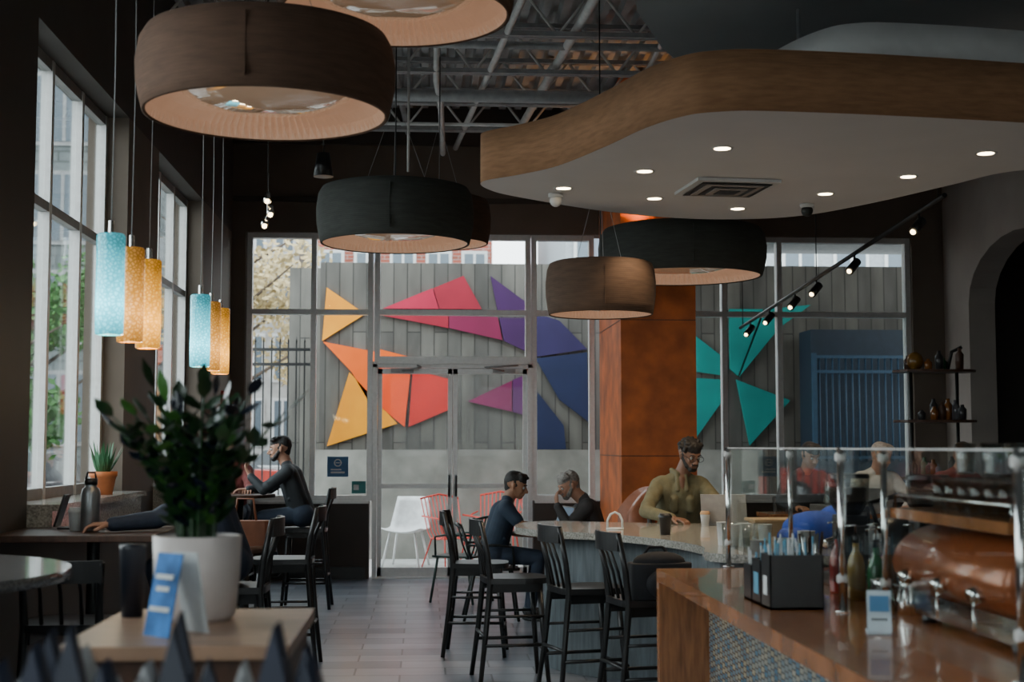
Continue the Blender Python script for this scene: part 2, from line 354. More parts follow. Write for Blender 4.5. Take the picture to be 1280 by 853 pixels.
cy=seeded('cyan_seeded_glass',(.05,.46,.56),7); am=seeded('amber_seeded_glass',(.55,.22,.02),4.5); ye=seeded('yellow_seeded_glass',(.80,.33,.01),4.5)
bulb=mat('warm_bulb',(1,.8,.5),.5,emit=(1,.75,.4),es=12)
for (y,g) in ((6.5,cy),(6.95,am),(7.4,ye),(9.1,cy),(9.56,am),(10.0,ye)):
    m=M(); x=-1.42
    m.lathe((x,y,2.0),[(.052,.0),(.062,.004),(.064,.1),(.063,.3),(.064,.45),(.058,.46),(.012,.465)],g,28)
    m.lathe((x,y,2.0),[(.052,.0),(.056,.44)],g,28)
    m.cyl((x,y,2.46),(x,y,2.52),.014,chrome); m.ell((x,y,2.14),.03,bulb)
    m.tube([(x,y,2.5),(x+.004,y,3.2),(x-.004,y,4.3),(x,y,5.39)],.0022,steel,n=5)
    m.build('glass_pendant_lamp',recalc=False)
    lamp('POINT','glass_pendant_bulb',(x,y,1.96),2,(1,.8,.5),.04)
m=M(); m.cyl((-.86,12,3.78),(-.86,12,3.98),.085,black,r1=.055,n=20); m.cyl((-.86,12,3.98),(-.86,12,5.38),.006,black,n=6); m.build('hanging_speaker')
m=M(); m.cyl((-1.38,12.5,5.38),(-1.38,12.5,3.9),.006,black,n=6)
for k,(dx,dz) in enumerate(((0,.0),(.03,-.12),(-.02,-.22))):
    m.cyl((-1.38+dx,12.5,3.72+dz),(-1.38+dx,12.45,3.64+dz),.025,chrome,r1=.035); m.ell((-1.38+dx,12.44,3.64+dz),.022,bulb)
m.cyl((-1.38,12.5,3.9),(-1.38,12.5,3.42),.008,chrome); m.build('spotlight_cluster')
m=M(); A=V((3.5,9.3,3.19));B=V((3.58,15.9,2.84)); d=B-A
m.cyl(A,B,.018,black,n=8)
for k in (0.02,.5,.98): p=A.lerp(B,k); m.cyl(p,(p.x,p.y,4.2 if p.y<11 else 5.38),.005,black,n=5)
for t in (.08,.32,.5,.62,.78,.92):
    p=A.lerp(B,t); q=p+V((0,0,-.09)); m.cyl(p,q,.01,black); e=q+V((-.06,-.05,-.06)); m.cyl(q+V((.03,.02,.03)),e,.035,black,n=16); m.ell(e,.020,bulb)
m.build('track_light_rail')
for t in (.08,.32,.5,.78): p=A.lerp(B,t); lamp('SPOT','track_spot_beam',p+V((-.1,-.08,-.2)),35,(1,.8,.58),.03,rot=(.2,-.15,0),spot=1.5)

# ------------------------------------------------------------------ seating
def stool(name,x,y,rz,h=.66,hb=1.02,mm=black):
    m=M(); m.T=TR(x,y,0,rz)
    m.prism(spline([(.2,-.15),(.22,0),(.2,.15),(.1,.205),(-.12,.19),(-.19,.16),(-.2,0),(-.19,-.16),(-.12,-.19),(.1,-.205)],4),h-.035,h,mm)
    m.bx(-.17,.17,-.16,-.14,h-.09,h-.035,mm); m.bx(-.17,.17,.14,.16,h-.09,h-.035,mm); m.bx(.15,.17,-.15,.15,h-.09,h-.035,mm)
    for sy in(-1,1):
        m.tube([(.15,.14*sy,h-.03),(.17,.165*sy,h*.5),(.2,.2*sy,0)],[.018,.018,.014],mm)
        m.tube([(-.24,.21*sy,0),(-.2,.175*sy,h*.5),(-.17,.165*sy,h-.02),(-.19,.17*sy,h+.15),(-.235,.185*sy,hb)],[.015,.018,.02,.018,.016],mm)
        m.tube([(.185,.185*sy,.24),(-.215,.19*sy,.24)],.011,mm); m.tube([(.177,.175*sy,.42),(-.2,.18*sy,.42)],.009,mm)
    m.tube([(.19,-.19,.2),(.19,.19,.2)],.013,mm); m.tube([(-.21,-.19,.3),(-.21,.19,.3)],.011,mm)
    for z0,z1 in ((hb-.09,hb+.01),):
        pts=[(-.235-.04*math.cos(math.pi*k/10-math.pi/2),-.19+.038*k) for k in range(11)]
        vs=[];fs=[]
        for (px,py) in pts: vs+=[(px-.009,py,z0),(px-.009,py,z1),(px+.011,py,z1),(px+.011,py,z0)]
        for k in range(10):
            for q in range(4): r=(q+1)%4; fs.append((4*k+q,4*k+r,4*k+4+r,4*k+4+q))
        fs+=[(0,1,2,3),(43,42,41,40)]
        m.add(vs,fs,mm,False)
    for yy in (-.09,0,.09): m.tube([(-.17,yy,h-.01),(-.205,yy,h+.15),(-.265,yy,hb-.05)],.009,mm,n=6)
    return m.build(name)
stool('bar_stool',.58,9.3,.1); stool('bar_stool',.98,8.62,.25); stool('bar_stool',1.25,7.95,.2); stool('bar_stool',.40,10.45,-.1)
stool('bar_stool',1.93,10.82,-math.pi/2)
stool('bar_stool',-1.1,13.5,math.pi,.74,1.1); stool('bar_stool',-1.88,14.2,-math.pi/2,.74,1.1)
stool('bar_stool',-1.05,7.98,math.pi,.74,1.1); stool('bar_stool',-1.62,6.75,math.pi/2,.70,.98)
stool('bar_stool',-.95,9.9,math.pi,.74,1.08)
for x in (3.45,4.1,4.85): stool('bar_stool',x,12.95,-math.pi/2)
def chair(name,x,y,rz,mm,h=.45,hb=.8):
    m=M(); m.T=TR(x,y,0,rz)
    m.prism(spline([(.2,-.18),(.22,0),(.2,.18),(-.18,.17),(-.2,0),(-.18,-.17)],4),h-.02,h,mm)
    for sy in (-1,1):
        m.tube([(.16,.16*sy,h-.01),(.22,.2*sy,0)],.013,mm); m.tube([(-.15,.15*sy,h-.01),(-.25,.2*sy,0)],.013,mm)
        m.tube([(-.17,.16*sy,h-.02),(-.22,.19*sy,h+.2),(-.27,.19*sy,hb)],.012,mm)
        m.tube([(-.23,.19*sy,h+.2),(.05,.22*sy,h+.2),(.17,.2*sy,h+.18),(.18,.17*sy,h)],.011,mm)
    m.tube([(-.27,-.19,hb),(-.31,-.1,hb+.02),(-.32,0,hb+.025),(-.31,.1,hb+.02),(-.27,.19,hb)],.014,mm)
    m.tube([(-.235,-.19,h+.24),(-.27,0,h+.25),(-.235,.19,h+.24)],.012,mm)
    for yy in(-.11,-.04,.04,.11): m.tube([(-.18,yy,h),(-.26,yy,h+.2),(-.3,yy,hb+.01)],.008,mm,n=6)
    return m.build(name)
chair('metal_side_chair',.36,13.9,2.6,mat('green_metal',(.05,.08,.07),.4,.4))
chair('metal_side_chair',.60,12.5,0,blackm)
lea=mat('terracotta_leather',(.42,.14,.065),.5,coat=.2)
m=M(); m.T=TR(1.68,12.66,0,math.pi)
m.prism(spline([(.24,-.24),(.27,0),(.24,.24),(-.2,.26),(-.24,0),(-.2,-.26)],4),.3,.45,lea)
vs=[];fs=[];n=17
for k in range(n):
    a=-1.35+2.7*k/(n-1); cx=-.02-.29*math.cos(a); cyy=.29*math.sin(a); zt=1.14-.22*(abs(a)/1.35)**3
    ox=-.05*math.cos(a); oy=.05*math.sin(a)
    vs+=[(cx,cyy,.3),(cx+ox*.3,cyy+oy*.3,zt),(cx+ox*1.5,cyy+oy*1.5,zt-.02),(cx+ox,cyy+oy,.28)]
for k in range(n-1):
    for q in range(4): r=(q+1)%4; fs.append((4*k+q,4*k+r,4*k+4+r,4*k+4+q))
fs+=[(0,1,2,3),(4*n-1,4*n-2,4*n-3,4*n-4)]
m.add(vs,fs,lea,True)
for sx,sy in((.2,.2),(.2,-.2),(-.2,.2),(-.2,-.2)): m.cyl((sx,sy,.32),(sx*1.1,sy*1.1,0),.02,woodD,r1=.014)
m.build('upholstered_armchair')
m=M(); m.cyl((1.1,12.5,.72),(1.1,12.5,.75),.33,woodD,n=40); m.cyl((1.1,12.5,.02),(1.1,12.5,.72),.035,blackm); m.cyl((1.1,12.5,0),(1.1,12.5,.02),.24,blackm,n=30); m.build('round_cafe_table')
m=M(); m.cyl((-1.72,13.55,1.02),(-1.72,13.55,1.05),.33,woodD,n=40); m.cyl((-1.72,13.55,.02),(-1.72,13.55,1.02),.035,blackm); m.cyl((-1.72,13.55,0),(-1.72,13.55,.02),.24,blackm,n=30); m.build('round_bar_table')
def laptop(name,x,y,z,rz,mm,ang=1.9):
    m=M(); m.T=TR(x,y,z,rz)
    m.bx(-.16,.16,-.11,.11,.003,.017,mm); m.bx(-.14,.14,-.04,.09,.0172,.0182,black)
    T=m.T; m.T=T@Matrix.Translation((0,.11,.017))@Matrix.Rotation(-(ang-math.pi/2),4,'X')
    m.bx(-.16,.16,-.003,.004,0,.215,mm); m.bx(-.15,.15,-.0045,-.003,.01,.205,mat('laptop_screen',(.02,.025,.03),.1,emit=(.5,.7,1),es=.15))
    m.T=T; m.build(name,.002)
silver=mat('laptop_aluminium',(.36,.35,.34),.4,.3)
laptop('laptop',2.16,10.10,.94,math.pi-.35,silver)
laptop('laptop',1.10,12.5,.75,-math.pi/2+.3,mat('dark_laptop_shell',(.2,.17,.15),.4))
# ------------------------------------------------------------------ curved bar
bt=[(.65,10.15),(.66,9.8),(.845,9.42),(1.18,9.1),(1.448,8.53),(1.56,7.95),(1.567,7.37),(2.6,7.3),(2.75,8.6),(2.75,9.8),(2.6,10.25),(1.9,10.33),(1.4,10.5),(1.0,10.72),(.76,10.55)]
sp=spline(bt,5); cc=V((1.75,9.2))
m=M(); m.prism([(p.x,p.y) for p in sp],.895,.94,granite,smooth=False)
m.prism([tuple(V((p.x,p.y))+(cc-V((p.x,p.y))).normalized()*.26) for p in sp],0,.895,bluepanel)
m.build('curved_bar_counter')
m=M(); m.bx(1.145,2.35,1.2,7.0,.84,.9,wood); m.bx(1.145,1.43,6.93,7.0,0,.84,wood); m.bx(1.39,2.35,1.2,6.93,0,.84,mosaic); m.build('service_counter')
m=M()
posts=[(1.515,7.05),(1.515,5.12),(1.515,3.56),(1.83,7.05),(1.62,4.95)]
for x,y in posts:
    m.cyl((x,y,.9),(x,y,1.495),.012,chrome); m.cyl((x,y,.9),(x,y,.908),.03,chrome)
    for z in(1.02,1.46): m.cyl((x-.016,y,z),(x+.016,y,z),.016,steelL)
for a,b in ((7.03,5.14),(5.10,3.58),(3.54,2.2)): m.bx(1.512,1.518,b,a,1.0,1.49,glass2); m.bx(1.511,1.519,b,a,1.488,1.493,steelL)
m.bx(1.54,1.81,7.047,7.053,1.0,1.49,glass2); m.bx(1.83,2.3,7.047,7.053,1.0,1.49,glass2)
m.build('glass_sneeze_guard')
m=M(); x0,x1=1.27,1.47
wp=mat('paper_white',(.6,.62,.62),.8); bp=mat('straw_blue',(.12,.35,.5),.5)
for (a,b,h) in ((5.2,5.34,.20),(5.35,5.49,.17),(5.5,5.63,.14)):
    m.bx(x0,x1,a,a+.005,.9,.9+h,black); m.bx(x0,x1,b-.005,b,.9,.9+h,black); m.bx(x0,x0+.005,a,b,.9,.9+h,black); m.bx(x1-.005,x1,a,b,.9,.9+h,black); m.bx(x0,x1,a,b,.9,.91,black)
    for k in range(26):
        x=random.uniform(x0+.02,x1-.02); y=random.uniform(a+.02,b-.02); m.cyl((x,y,.91),(x+random.uniform(-.02,.02),y+random.uniform(-.01,.01),.9+h+random.uniform(.03,.08)),.0035,random.choice([wp,wp,bp]),n=5)
m.bx(x0-.002,x0-.001,5.24,5.3,.95,1.02,wp); m.bx(x0-.002,x0-.001,5.38,5.45,.94,1.02,bp)
m.build('condiment_organizer')
m=M(); m.T=TR(1.45,4.5,.9,-.25); sign=mat('qr_sign_print',(.5,.6,.66),.5); m.box((0,0,.075),(.075,.006,.13),sign,rx=-.15); m.box((0,.05,.005),(.075,.1,.006),sign)
m.box((0,-.009,.1),(.06,.002,.05),mat('sign_blue',(.05,.2,.4),.5),rx=-.15)
for i in range(5):
    for j in range(4):
        if (i*3+j*5)%3: m.box((-.02+i*.01,-.006+0,.03+j*.01),(.008,.002,.008),black,rx=-.15)
m.build('qr_code_sign')
copper=mat('copper_shell',(.36,.10,.035),.28,.25,var=.1,coat=.5)
m=M()
pp=spline([(1.68,1.02),(1.63,1.09),(1.66,1.17),(1.76,1.225),(1.95,1.245),(2.2,1.245),(2.25,1.1),(2.2,1.0),(1.8,.99)],5)
n=len(pp); vs=[]
for y,s in [(3.95,.9),(3.98,1),(4.9,1),(4.93,.9)]:
    for p in pp: vs.append((1.95+(p.x-1.95)*s,y,1.12+(p.y-1.12)*s))
fs=[]
for k in range(3):
    for i in range(n): j=(i+1)%n; fs.append((k*n+i,k*n+j,(k+1)*n+j,(k+1)*n+i))
fs+=[tuple(range(n))[::-1],tuple(range(3*n,4*n))]
m.add(vs,fs,copper,True)
m.bx(1.64,2.28,3.93,4.95,1.25,1.285,wood); m.bx(1.70,2.2,4.0,4.88,.925,1.0,chrome)
for x in(1.72,2.15):
    for y in(4.05,4.8): m.cyl((x,y,.9),(x,y,.93),.025,black)
for y in (4.15,4.45,4.75): m.cyl((1.645,y,1.07),(1.61,y,1.05),.026,chrome); m.tube([(1.62,y,1.05),(1.61,y-.03,1.0),(1.61,y-.03,.96)],.005,chrome)
m.tube([(1.66,4.95,1.28),(1.66,4.95,1.33),(1.66,3.95,1.33),(1.66,3.95,1.28)],.006,chrome)
m.build('espresso_machine')
def tumbler(m,x,y,z,r=.035,h=.11,g=glass3): m.lathe((x,y,z),[(.001,.004),(r*.8,.004),(r,h),(r*.93,h),(r*.74,.01),(.001,.01)],g,18)
m=M()
for i in range(4):
    for j in range(7): tumbler(m,1.74+i*.085,4.05+j*.11,1.286)
    for j in range(0,7,2):
        if i%2: tumbler(m,1.74+i*.085,4.05+j*.11,1.40)
m.build('drinking_glasses',recalc=False)
def papercup(name,x,y,z,r,h,mm,lid):
    m=M(); m.lathe((x,y,z),[(.001,0),(r*.75,0),(r,h),(r*1.03,h+.002)],mm,24); m.lathe((x,y,z),[(r*1.05,h),(r*1.05,h+.012),(r*.9,h+.016),(r*.88,h+.024),(.001,h+.024)],lid,24); m.build(name)
papercup('black_coffee_cup',1.53,9.0,.94,.042,.11,black,black)
papercup('paper_coffee_cup',1.98,9.98,.94,.034,.08,wp,mat('kraft_sleeve',(.45,.28,.15),.8))
m=M()
for x,y,n in ((1.68,6.55,7),(1.8,6.65,9),(1.72,6.75,6),(1.92,6.5,8),(1.62,6.85,5)):
    for k in range(n): m.lathe((x,y,.9+k*.014),[(.028,0),(.042,.09),(.044,.09)],wp if (n%2) else glass3,18)
m.build('cup_stacks',recalc=False)
gm=mat('grinder_black',(.03,.03,.032),.3)
def grinder(x,y,s=1):
    m=M(); m.T=TR(x,y,.9)
    m.bx(-.1*s,.1*s,-.12,.12,0,.05,gm); m.bx(-.05*s,.07*s,-.05,.09,.05,.3,gm); m.cyl((0,0,.3),(0,0,.36),.05,gm,r1=.085); m.cyl((0,0,.36),(0,0,.46),.085,glass3,r1=.09); m.cyl((0,0,.36),(0,0,.42),.075,woodD,r1=.08); m.cyl((0,0,.46),(0,0,.48),.09,gm); m.cyl((-.05,-.02,.2),(-.13,-.07,.18),.02,chrome); m.build('coffee_grinder',.006)
grinder(1.85,6.13); grinder(2.1,5.85,1.1)
m=M(); m.ell((2.15,6.35,1.05),(.16,.2,.15),gm); m.cyl((2.15,6.35,.9),(2.15,6.35,1.0),.15,chrome); m.tube([(2.0,6.15,1.1),(1.95,6.15,1.25),(2.15,6.35,1.28),(2.3,6.45,1.2)],.012,gm); m.build('soup_kettle')
m=M(); m.lathe((1.64,5.98,.9),[(.001,0),(.04,0),(.045,.12),(.04,.12),(.035,.02)],steel,20)
for k in range(9): a=k*.7; m.cyl((1.64+.02*math.cos(a),5.98+.02*math.sin(a),.92),(1.64+.05*math.cos(a),5.98+.05*math.sin(a),1.12+.01*(k%3)),.005,chrome if k%2 else woodD,n=6)
m.build('utensil_crock')
cols=[(.03,.15,.06),(.22,.08,.02),(.32,.2,.06),(.15,.15,.17),(.22,.03,.025)]
for i,(x,y) in enumerate(((1.70,5.3),(1.78,5.42),(1.70,5.55),(1.82,5.65),(1.7,5.8),(1.95,5.2),(2.05,5.4),(1.95,5.6))):
    bm_=mat('syrup_%d'%(i%5),cols[i%5],.15,coat=.5); m=M(); m.lathe((x,y,.9),[(.001,0),(.034,0),(.036,.01),(.036,.13),(.028,.165),(.013,.19),(.013,.22),(.001,.22)],bm_,18); m.cyl((x,y,1.12),(x,y,1.15),.015,wp if i%2 else black); m.tube([(x,y,1.15),(x,y,1.19),(x-.04,y,1.185)],.004,chrome,n=6); m.build('syrup_bottle')
for i,(x,y) in enumerate(((1.66,5.12),(1.74,5.05),(2.0,5.02))):
    m=M(); m.lathe((x,y,.9),[(.001,0),(.045,0),(.047,.05),(.036,.1),(.04,.12),(.036,.12),(.001,.1)],chrome,20); m.tube([(x+.04,y,1.0),(x+.075,y,.99),(x+.075,y,.93),(x+.045,y,.92)],.005,chrome,n=6); m.build('milk_pitcher')
m=M(); bb=mat('blue_cloth',(.03,.09,.5),.8,bump=.2); m.ell((2.2,7.9,1.04),(.2,.16,.1),bb); m.ell((2.33,7.95,1.07),(.12,.14,.1),bb); m.ell((2.08,7.85,1.0),(.12,.12,.06),bb); m.build('blue_tote_bag')
m=M(); kb=mat('kraft_box',(.36,.25,.15),.8); m.bx(2.05,2.3,8.7,8.95,.94,1.03,kb); m.bx(2.03,2.32,8.68,8.97,1.03,1.05,kb); m.build('pastry_box',.004)
m=M()
for k in range(7): m.lathe((1.70+.09*(k%3),7.8+.12*(k//3),.94),[(.03,0),(.04,.13),(.042,.13)],glass3 if k%2 else wp,16)
m.build('plastic_cups',recalc=False)
m=M(); m.bx(2.35,2.6,8.2,8.6,.94,1.15,gm); m.bx(2.37,2.58,8.19,8.2,.98,1.12,chrome); m.cyl((2.45,8.4,1.15),(2.45,8.4,1.3),.06,glass3); m.build('coffee_brewer',.006)
m=M(); m.tube([(1.24,9.6,.95),(1.24,9.6,1.0),(1.26,9.6,1.04),(1.29,9.6,1.055),(1.32,9.6,1.04),(1.34,9.6,1.0),(1.34,9.6,.95)],.008,wp); m.cyl((1.29,9.6,.94),(1.29,9.6,.95),.06,wp,n=24); m.build('napkin_holder')
bpk=mat('backpack_nylon',(.014,.014,.018),.85,bump=.3)
m=M(); m.T=TR(1.3,7.86,.66,.2)
m.prism(spline([(-.14,-.08),(.14,-.08),(.17,0),(.13,.09),(-.13,.09),(-.17,0)],4),.0,.20,bpk,smooth=True); m.ell((0,0,.20),(.155,.085,.06),bpk); m.ell((0,-.09,.09),(.11,.045,.08),bpk)
m.tube([(-.07,.05,.24),(-.04,.05,.28),(.04,.05,.28),(.07,.05,.24)],.008,bpk); m.build('backpack',.01)

# ------------------------------------------------------------------ left side tables
m=M(); m.cyl((-2.2,5.3,1.01),(-2.2,5.3,1.05),.9,graniteD,n=96); m.cyl((-2.2,5.3,0),(-2.2,5.3,1.01),.62,bluepanel,n=64)
m.build('round_window_counter')
m=M(); m.bx(-2.19,-1.36,7.35,8.2,1.015,1.05,woodD); m.cyl((-1.75,7.75,.02),(-1.75,7.75,1.015),.035,blackm); m.cyl((-1.75,7.75,0),(-1.75,7.75,.02),.26,blackm,n=30); m.build('bar_height_table',.004)
m=M(); sg=mat('steel_flask',(.25,.26,.27),.35,.7); x,y=-1.76,7.7
m.lathe((x,y,1.05),[(.001,0),(.045,0),(.05,.01),(.05,.2),(.044,.225),(.03,.235),(.03,.245)],sg,28); m.cyl((x,y,1.295),(x,y,1.33),.034,black,n=20); m.tube([(x-.025,y,1.33),(x-.02,y,1.36),(x+.02,y,1.36),(x+.025,y,1.33)],.006,black); m.build('insulated_water_bottle')
papercup('paper_cup',-1.85,7.75,1.05,.036,.1,wp,wp)
m=M(); m.box((-1.97,7.95,1.15),(.012,.12,.18),black,ry=.3); m.box((-1.92,7.95,1.055),(.12,.12,.008),black); m.build('tablet_stand')
m=M(); x,y,z=-2.15,9.75,1.175
m.lathe((x,y,z),[(.001,0),(.062,0),(.085,.12),(.092,.12),(.094,.155),(.08,.155),(.078,.13),(.001,.13)],terra,28)
for k in range(26):
    a=k*2.4; t=.1+.5*random.random(); L=.16+.09*random.random(); w=.017
    d=V((math.cos(a)*math.sin(t),math.sin(a)*math.sin(t),math.cos(t))); s=d.cross(V((0,0,1))).normalized()*w; up=s.cross(d).normalized()*.006
    b=V((x,y,z+.12))+V((math.cos(a),math.sin(a),0))*.025
    vs=[b-s,b+s,b+d*L*.5+s*.9,b+d*L+V((0,0,.02)),b+d*L*.5-s*.9,b+d*L*.5+up]
    m.add(vs,[(0,1,2,5),(0,5,4),(5,2,3),(4,5,3)],leaf2,True)
m.build('potted_aloe',recalc=False)
m=M(); m.bx(-2.2,-2.16,15.6,15.72,1.95,2.1,mat('alarm_red',(.5,.03,.02),.4)); m.build('fire_alarm')
m=M(); m.bx(-.88,-.32,3.5,4.3,.985,1.02,woodL); m.bx(-.86,-.34,3.53,4.27,0,.985,woodD); m.bx(-.87,-.33,3.515,3.53,.1,.9,wood); m.build('wood_stand_cabinet',.004)
m=M(); x,y,z=-.63,4.05,1.02
m.lathe((x,y,z),[(.001,0),(.095,0),(.108,.015),(.118,.12),(.122,.23),(.112,.232),(.108,.2),(.001,.2)],ceramic,48)
m.cyl((x,y,z+.19),(x,y,z+.203),.107,mat('potting_soil',(.02,.015,.01),.95,bump=.5),n=30)
rnd=random.Random(3)
newleaf=mat('zz_leaf_light',(.04,.13,.02),.35,var=.3); blueleaf=mat('zz_leaf_dark',(.008,.012,.022),.25,var=.3,coat=.3)
for k in range(34):
    a=k*2.399; lean=.05+.60*rnd.random(); L=.26+.20*rnd.random()
    if k in (7,20,28): lean=.72; L=.42
    b=V((x+.06*math.cos(a)*rnd.random(),y+.06*math.sin(a)*rnd.random(),z+.19)); h=V((math.cos(a),math.sin(a),0))
    pts=[b+h*(math.sin(lean)*L*t*t*.9)+V((0,0,1))*(math.cos(lean*.7)*L*t) for t in [i/8 for i in range(9)]]
    m.tube(pts,[.009-.0008*i for i in range(9)],leafg,n=6)
    lm=newleaf if k in (7,12,26) else (blueleaf if k%3==0 else leafg)
    for i in range(2,9):
        d=(pts[i]-pts[i-1]).normalized(); sd=d.cross(h).normalized()
        for sgn in ((-1,1) if i<8 else (0,)):
            ld=(sd*sgn*1.0+d*.75+h*rnd.uniform(-.2,.2)+V((0,0,rnd.uniform(-.25,.2)))).normalized() if sgn else d
            ll=rnd.uniform(.06,.10); w=.021; ws=ld.cross(V((rnd.uniform(-.5,.5),rnd.uniform(-.5,.5),1))).normalized()*w; nn=ws.cross(ld).normalized()*.005
            p=pts[i]
            vs=[p,p+ld*ll*.3+ws*.85,p+ld*ll*.6+ws,p+ld*ll,p+ld*ll*.6-ws,p+ld*ll*.3-ws*.85,p+ld*ll*.3-nn,p+ld*ll*.6-nn]
            m.add(vs,[(0,1,6),(1,2,7,6),(2,3,7),(0,6,5),(6,7,4,5),(7,3,4)],lm,True)
m.build('zz_plant_in_pot',recalc=False)
m=M(); x,y=-.82,4.12; m.lathe((x,y,1.02),[(.001,0),(.03,0),(.037,.19),(.038,.2),(.001,.205)],mat('navy_tumbler',(.012,.014,.022),.4),28); m.build('travel_tumbler')
m=M(); m.T=TR(-.655,3.68,1.02,-.75); sb=mat('sign_bright_blue',(.04,.19,.52),.5,var=.6,scale=9); m.box((0,0,.105),(.10,.004,.21),sb,rx=-.2); m.box((0,.085,.105),(.10,.004,.21),wp,rx=.2)
for zz,w in ((.15,.07),(.12,.05),(.07,.08)): m.box((0,-.006+(.105-zz)*-.2,zz),(w,.002,.012),wp,rx=-.2)
m.build('tent_card_sign')
m=M(); nav=mat('navy_packet',(.02,.025,.045),.5); grp=mat('grey_packet',(.42,.42,.42),.7)
m.bx(-.95,-.17,2.3,2.78,.90,.94,woodD)
for yy in (2.68,2.5):
    for i in range(13):
        x=-.91+i*.058+(0 if yy>2.6 else .02); mm=nav if (i%3!=1 and yy<2.6) or (i%4==0) else grp; w=.026;t=.035; h=.19+.03*((i*7)%3)-(.06 if mm is grp else 0)
        T=m.T; m.T=TR(x,yy,.94,random.uniform(-.3,.3))
        vs=[(-w,-t,0),(w,-t,0),(w,t,0),(-w,t,0),(-w,-t,h*.6),(w,-t,h*.6),(w,t,h*.6),(-w,t,h*.6),(-.003,-t*.4,h),(-.003+.008,t*.3,h+.01)]
        m.add(vs,[(3,2,1,0),(0,1,5,4),(2,3,7,6),(1,2,6,5),(3,0,4,7),(4,5,8),(5,6,9,8),(6,7,9),(7,4,8,9)],mm); m.T=T
m.build('packaged_goods_row')
m=M(); m.bx(-.93,-.19,2.32,2.76,0,.9,woodD); m.build('display_shelf_cabinet')
m=M(); x0,x1,y0,y1=5.05,5.75,14.6,14.95
for z in (1.15,1.75,2.28): m.prism(spline([(x0,y0),(x1,y0),(x1,y1),(x0,y1)],4),z,z+.025,woodD)
for x in (x0+.1,x1-.1): m.cyl((x,14.78,0),(x,14.78,2.29),.018,blackm)
jars=[woodD,gm,MC['syrup_1'],MC['syrup_0'],MC['syrup_3'],gm]
for i in range(20):
    z=(1.175,1.775,2.305)[i%3]; x=random.uniform(x0+.05,x1-.05); h=random.uniform(.1,.24); m.lathe((x,random.uniform(14.68,14.85),z),[(.001,0),(.04,0),(.045,h*.7),(.02,h*.85),(.02,h),(.001,h)],random.choice(jars),14)
m.tube([(5.55,14.78,2.3),(5.6,14.78,2.5),(5.7,14.75,2.55)],.02,blackm); m.ell((5.2,14.78,2.4),(.09,.08,.1),mat('amber_jar',(.2,.1,.02),.2)); m.build('display_shelf_unit')
m=M(); m.bx(2.95,5.6,12.0,12.55,.88,.92,wood); m.bx(3.05,3.12,12.1,12.45,0,.88,woodD); m.bx(5.43,5.5,12.1,12.45,0,.88,woodD); m.bx(3.12,5.43,12.24,12.3,.3,.4,woodD); m.build('communal_table',.004)
laptop('laptop',3.8,12.2,.92,math.pi,silver)
m=M(); m.bx(-1.10,-.86,YB+.112,YB+.116,1.15,1.38,mat('notice_blue',(.04,.14,.30),.5))
m.bx(-1.06,-.90,YB+.110,YB+.112,1.19,1.21,wp); m.bx(-1.06,-.94,YB+.110,YB+.112,1.225,1.24,wp)
R=Matrix.Rotation(math.pi/2,4,'X'); m.T=Matrix.Translation((-.98,YB+.111,1.31))@R; m.lathe((0,0,0),[(.032,0),(.044,.001)],wp,24); m.T=Matrix.Identity(4); m.bx(-1.005,-.955,YB+.109,YB+.111,1.305,1.315,wp); m.build('window_notice')
m=M(); m.bx(-.82,-.66,YB+.112,YB+.116,.96,1.1,mat('sticker_teal',(.03,.2,.2),.5)); m.bx(-.8,-.74,YB+.110,YB+.112,1.0,1.06,wp); m.build('window_sticker')

# ------------------------------------------------------------------ exterior
m=M(); m.bx(-60,40,16.6,90,-.12,-.02,asphalt); m.bx(-60,-2.5,-10,16.6,-.12,-.02,asphalt); m.bx(-60,40,-40,-10,-.12,-.02,asphalt); m.bx(-2.5,40,-10,-3.2,-.12,-.02,asphalt); m.bx(-2.4,12,16.6,20,-.02,0,patio); m.bx(-5.2,-2.5,-10,20,-.02,0,patio); m.build('ground')
YW=20.0
m=M(); m.bx(-1.46,12,YW,YW+.3,0,4.08,concrete); MW=m.build('mural_wall')
m=M(); m.bx(-2.0,-1.3,YW+1.2,YW+1.5,0,4.15,concrete); m.build('side_retaining_wall')
m=M(); m.bx(-1.5,4.6,19.15,19.4,0,1.45,concL); m.build('planter_wall')
def mural(name,polys,kx=1.0):
    m=M()
    for col,pts in polys:
        mm=mat('mural_%03d%03d%03d'%tuple(int(c*999) for c in col),col,.6,var=.15,scale=2)
        m.vprism([((p[0]-530)*.01121*kx,1.5+(558-p[1])*.01121) for p in pts],YW-.05,YW-.005-random.random()*.01,mm)
    m.build(name,parent=MW)
YO=(.98,.33,.0);OR=(.95,.13,.0);RD=(.62,.015,.01);MG=(.36,.012,.035);PU=(.055,.010,.085);IN=(.014,.022,.075);PK=(.52,.015,.06);TE=(.0,.34,.31)
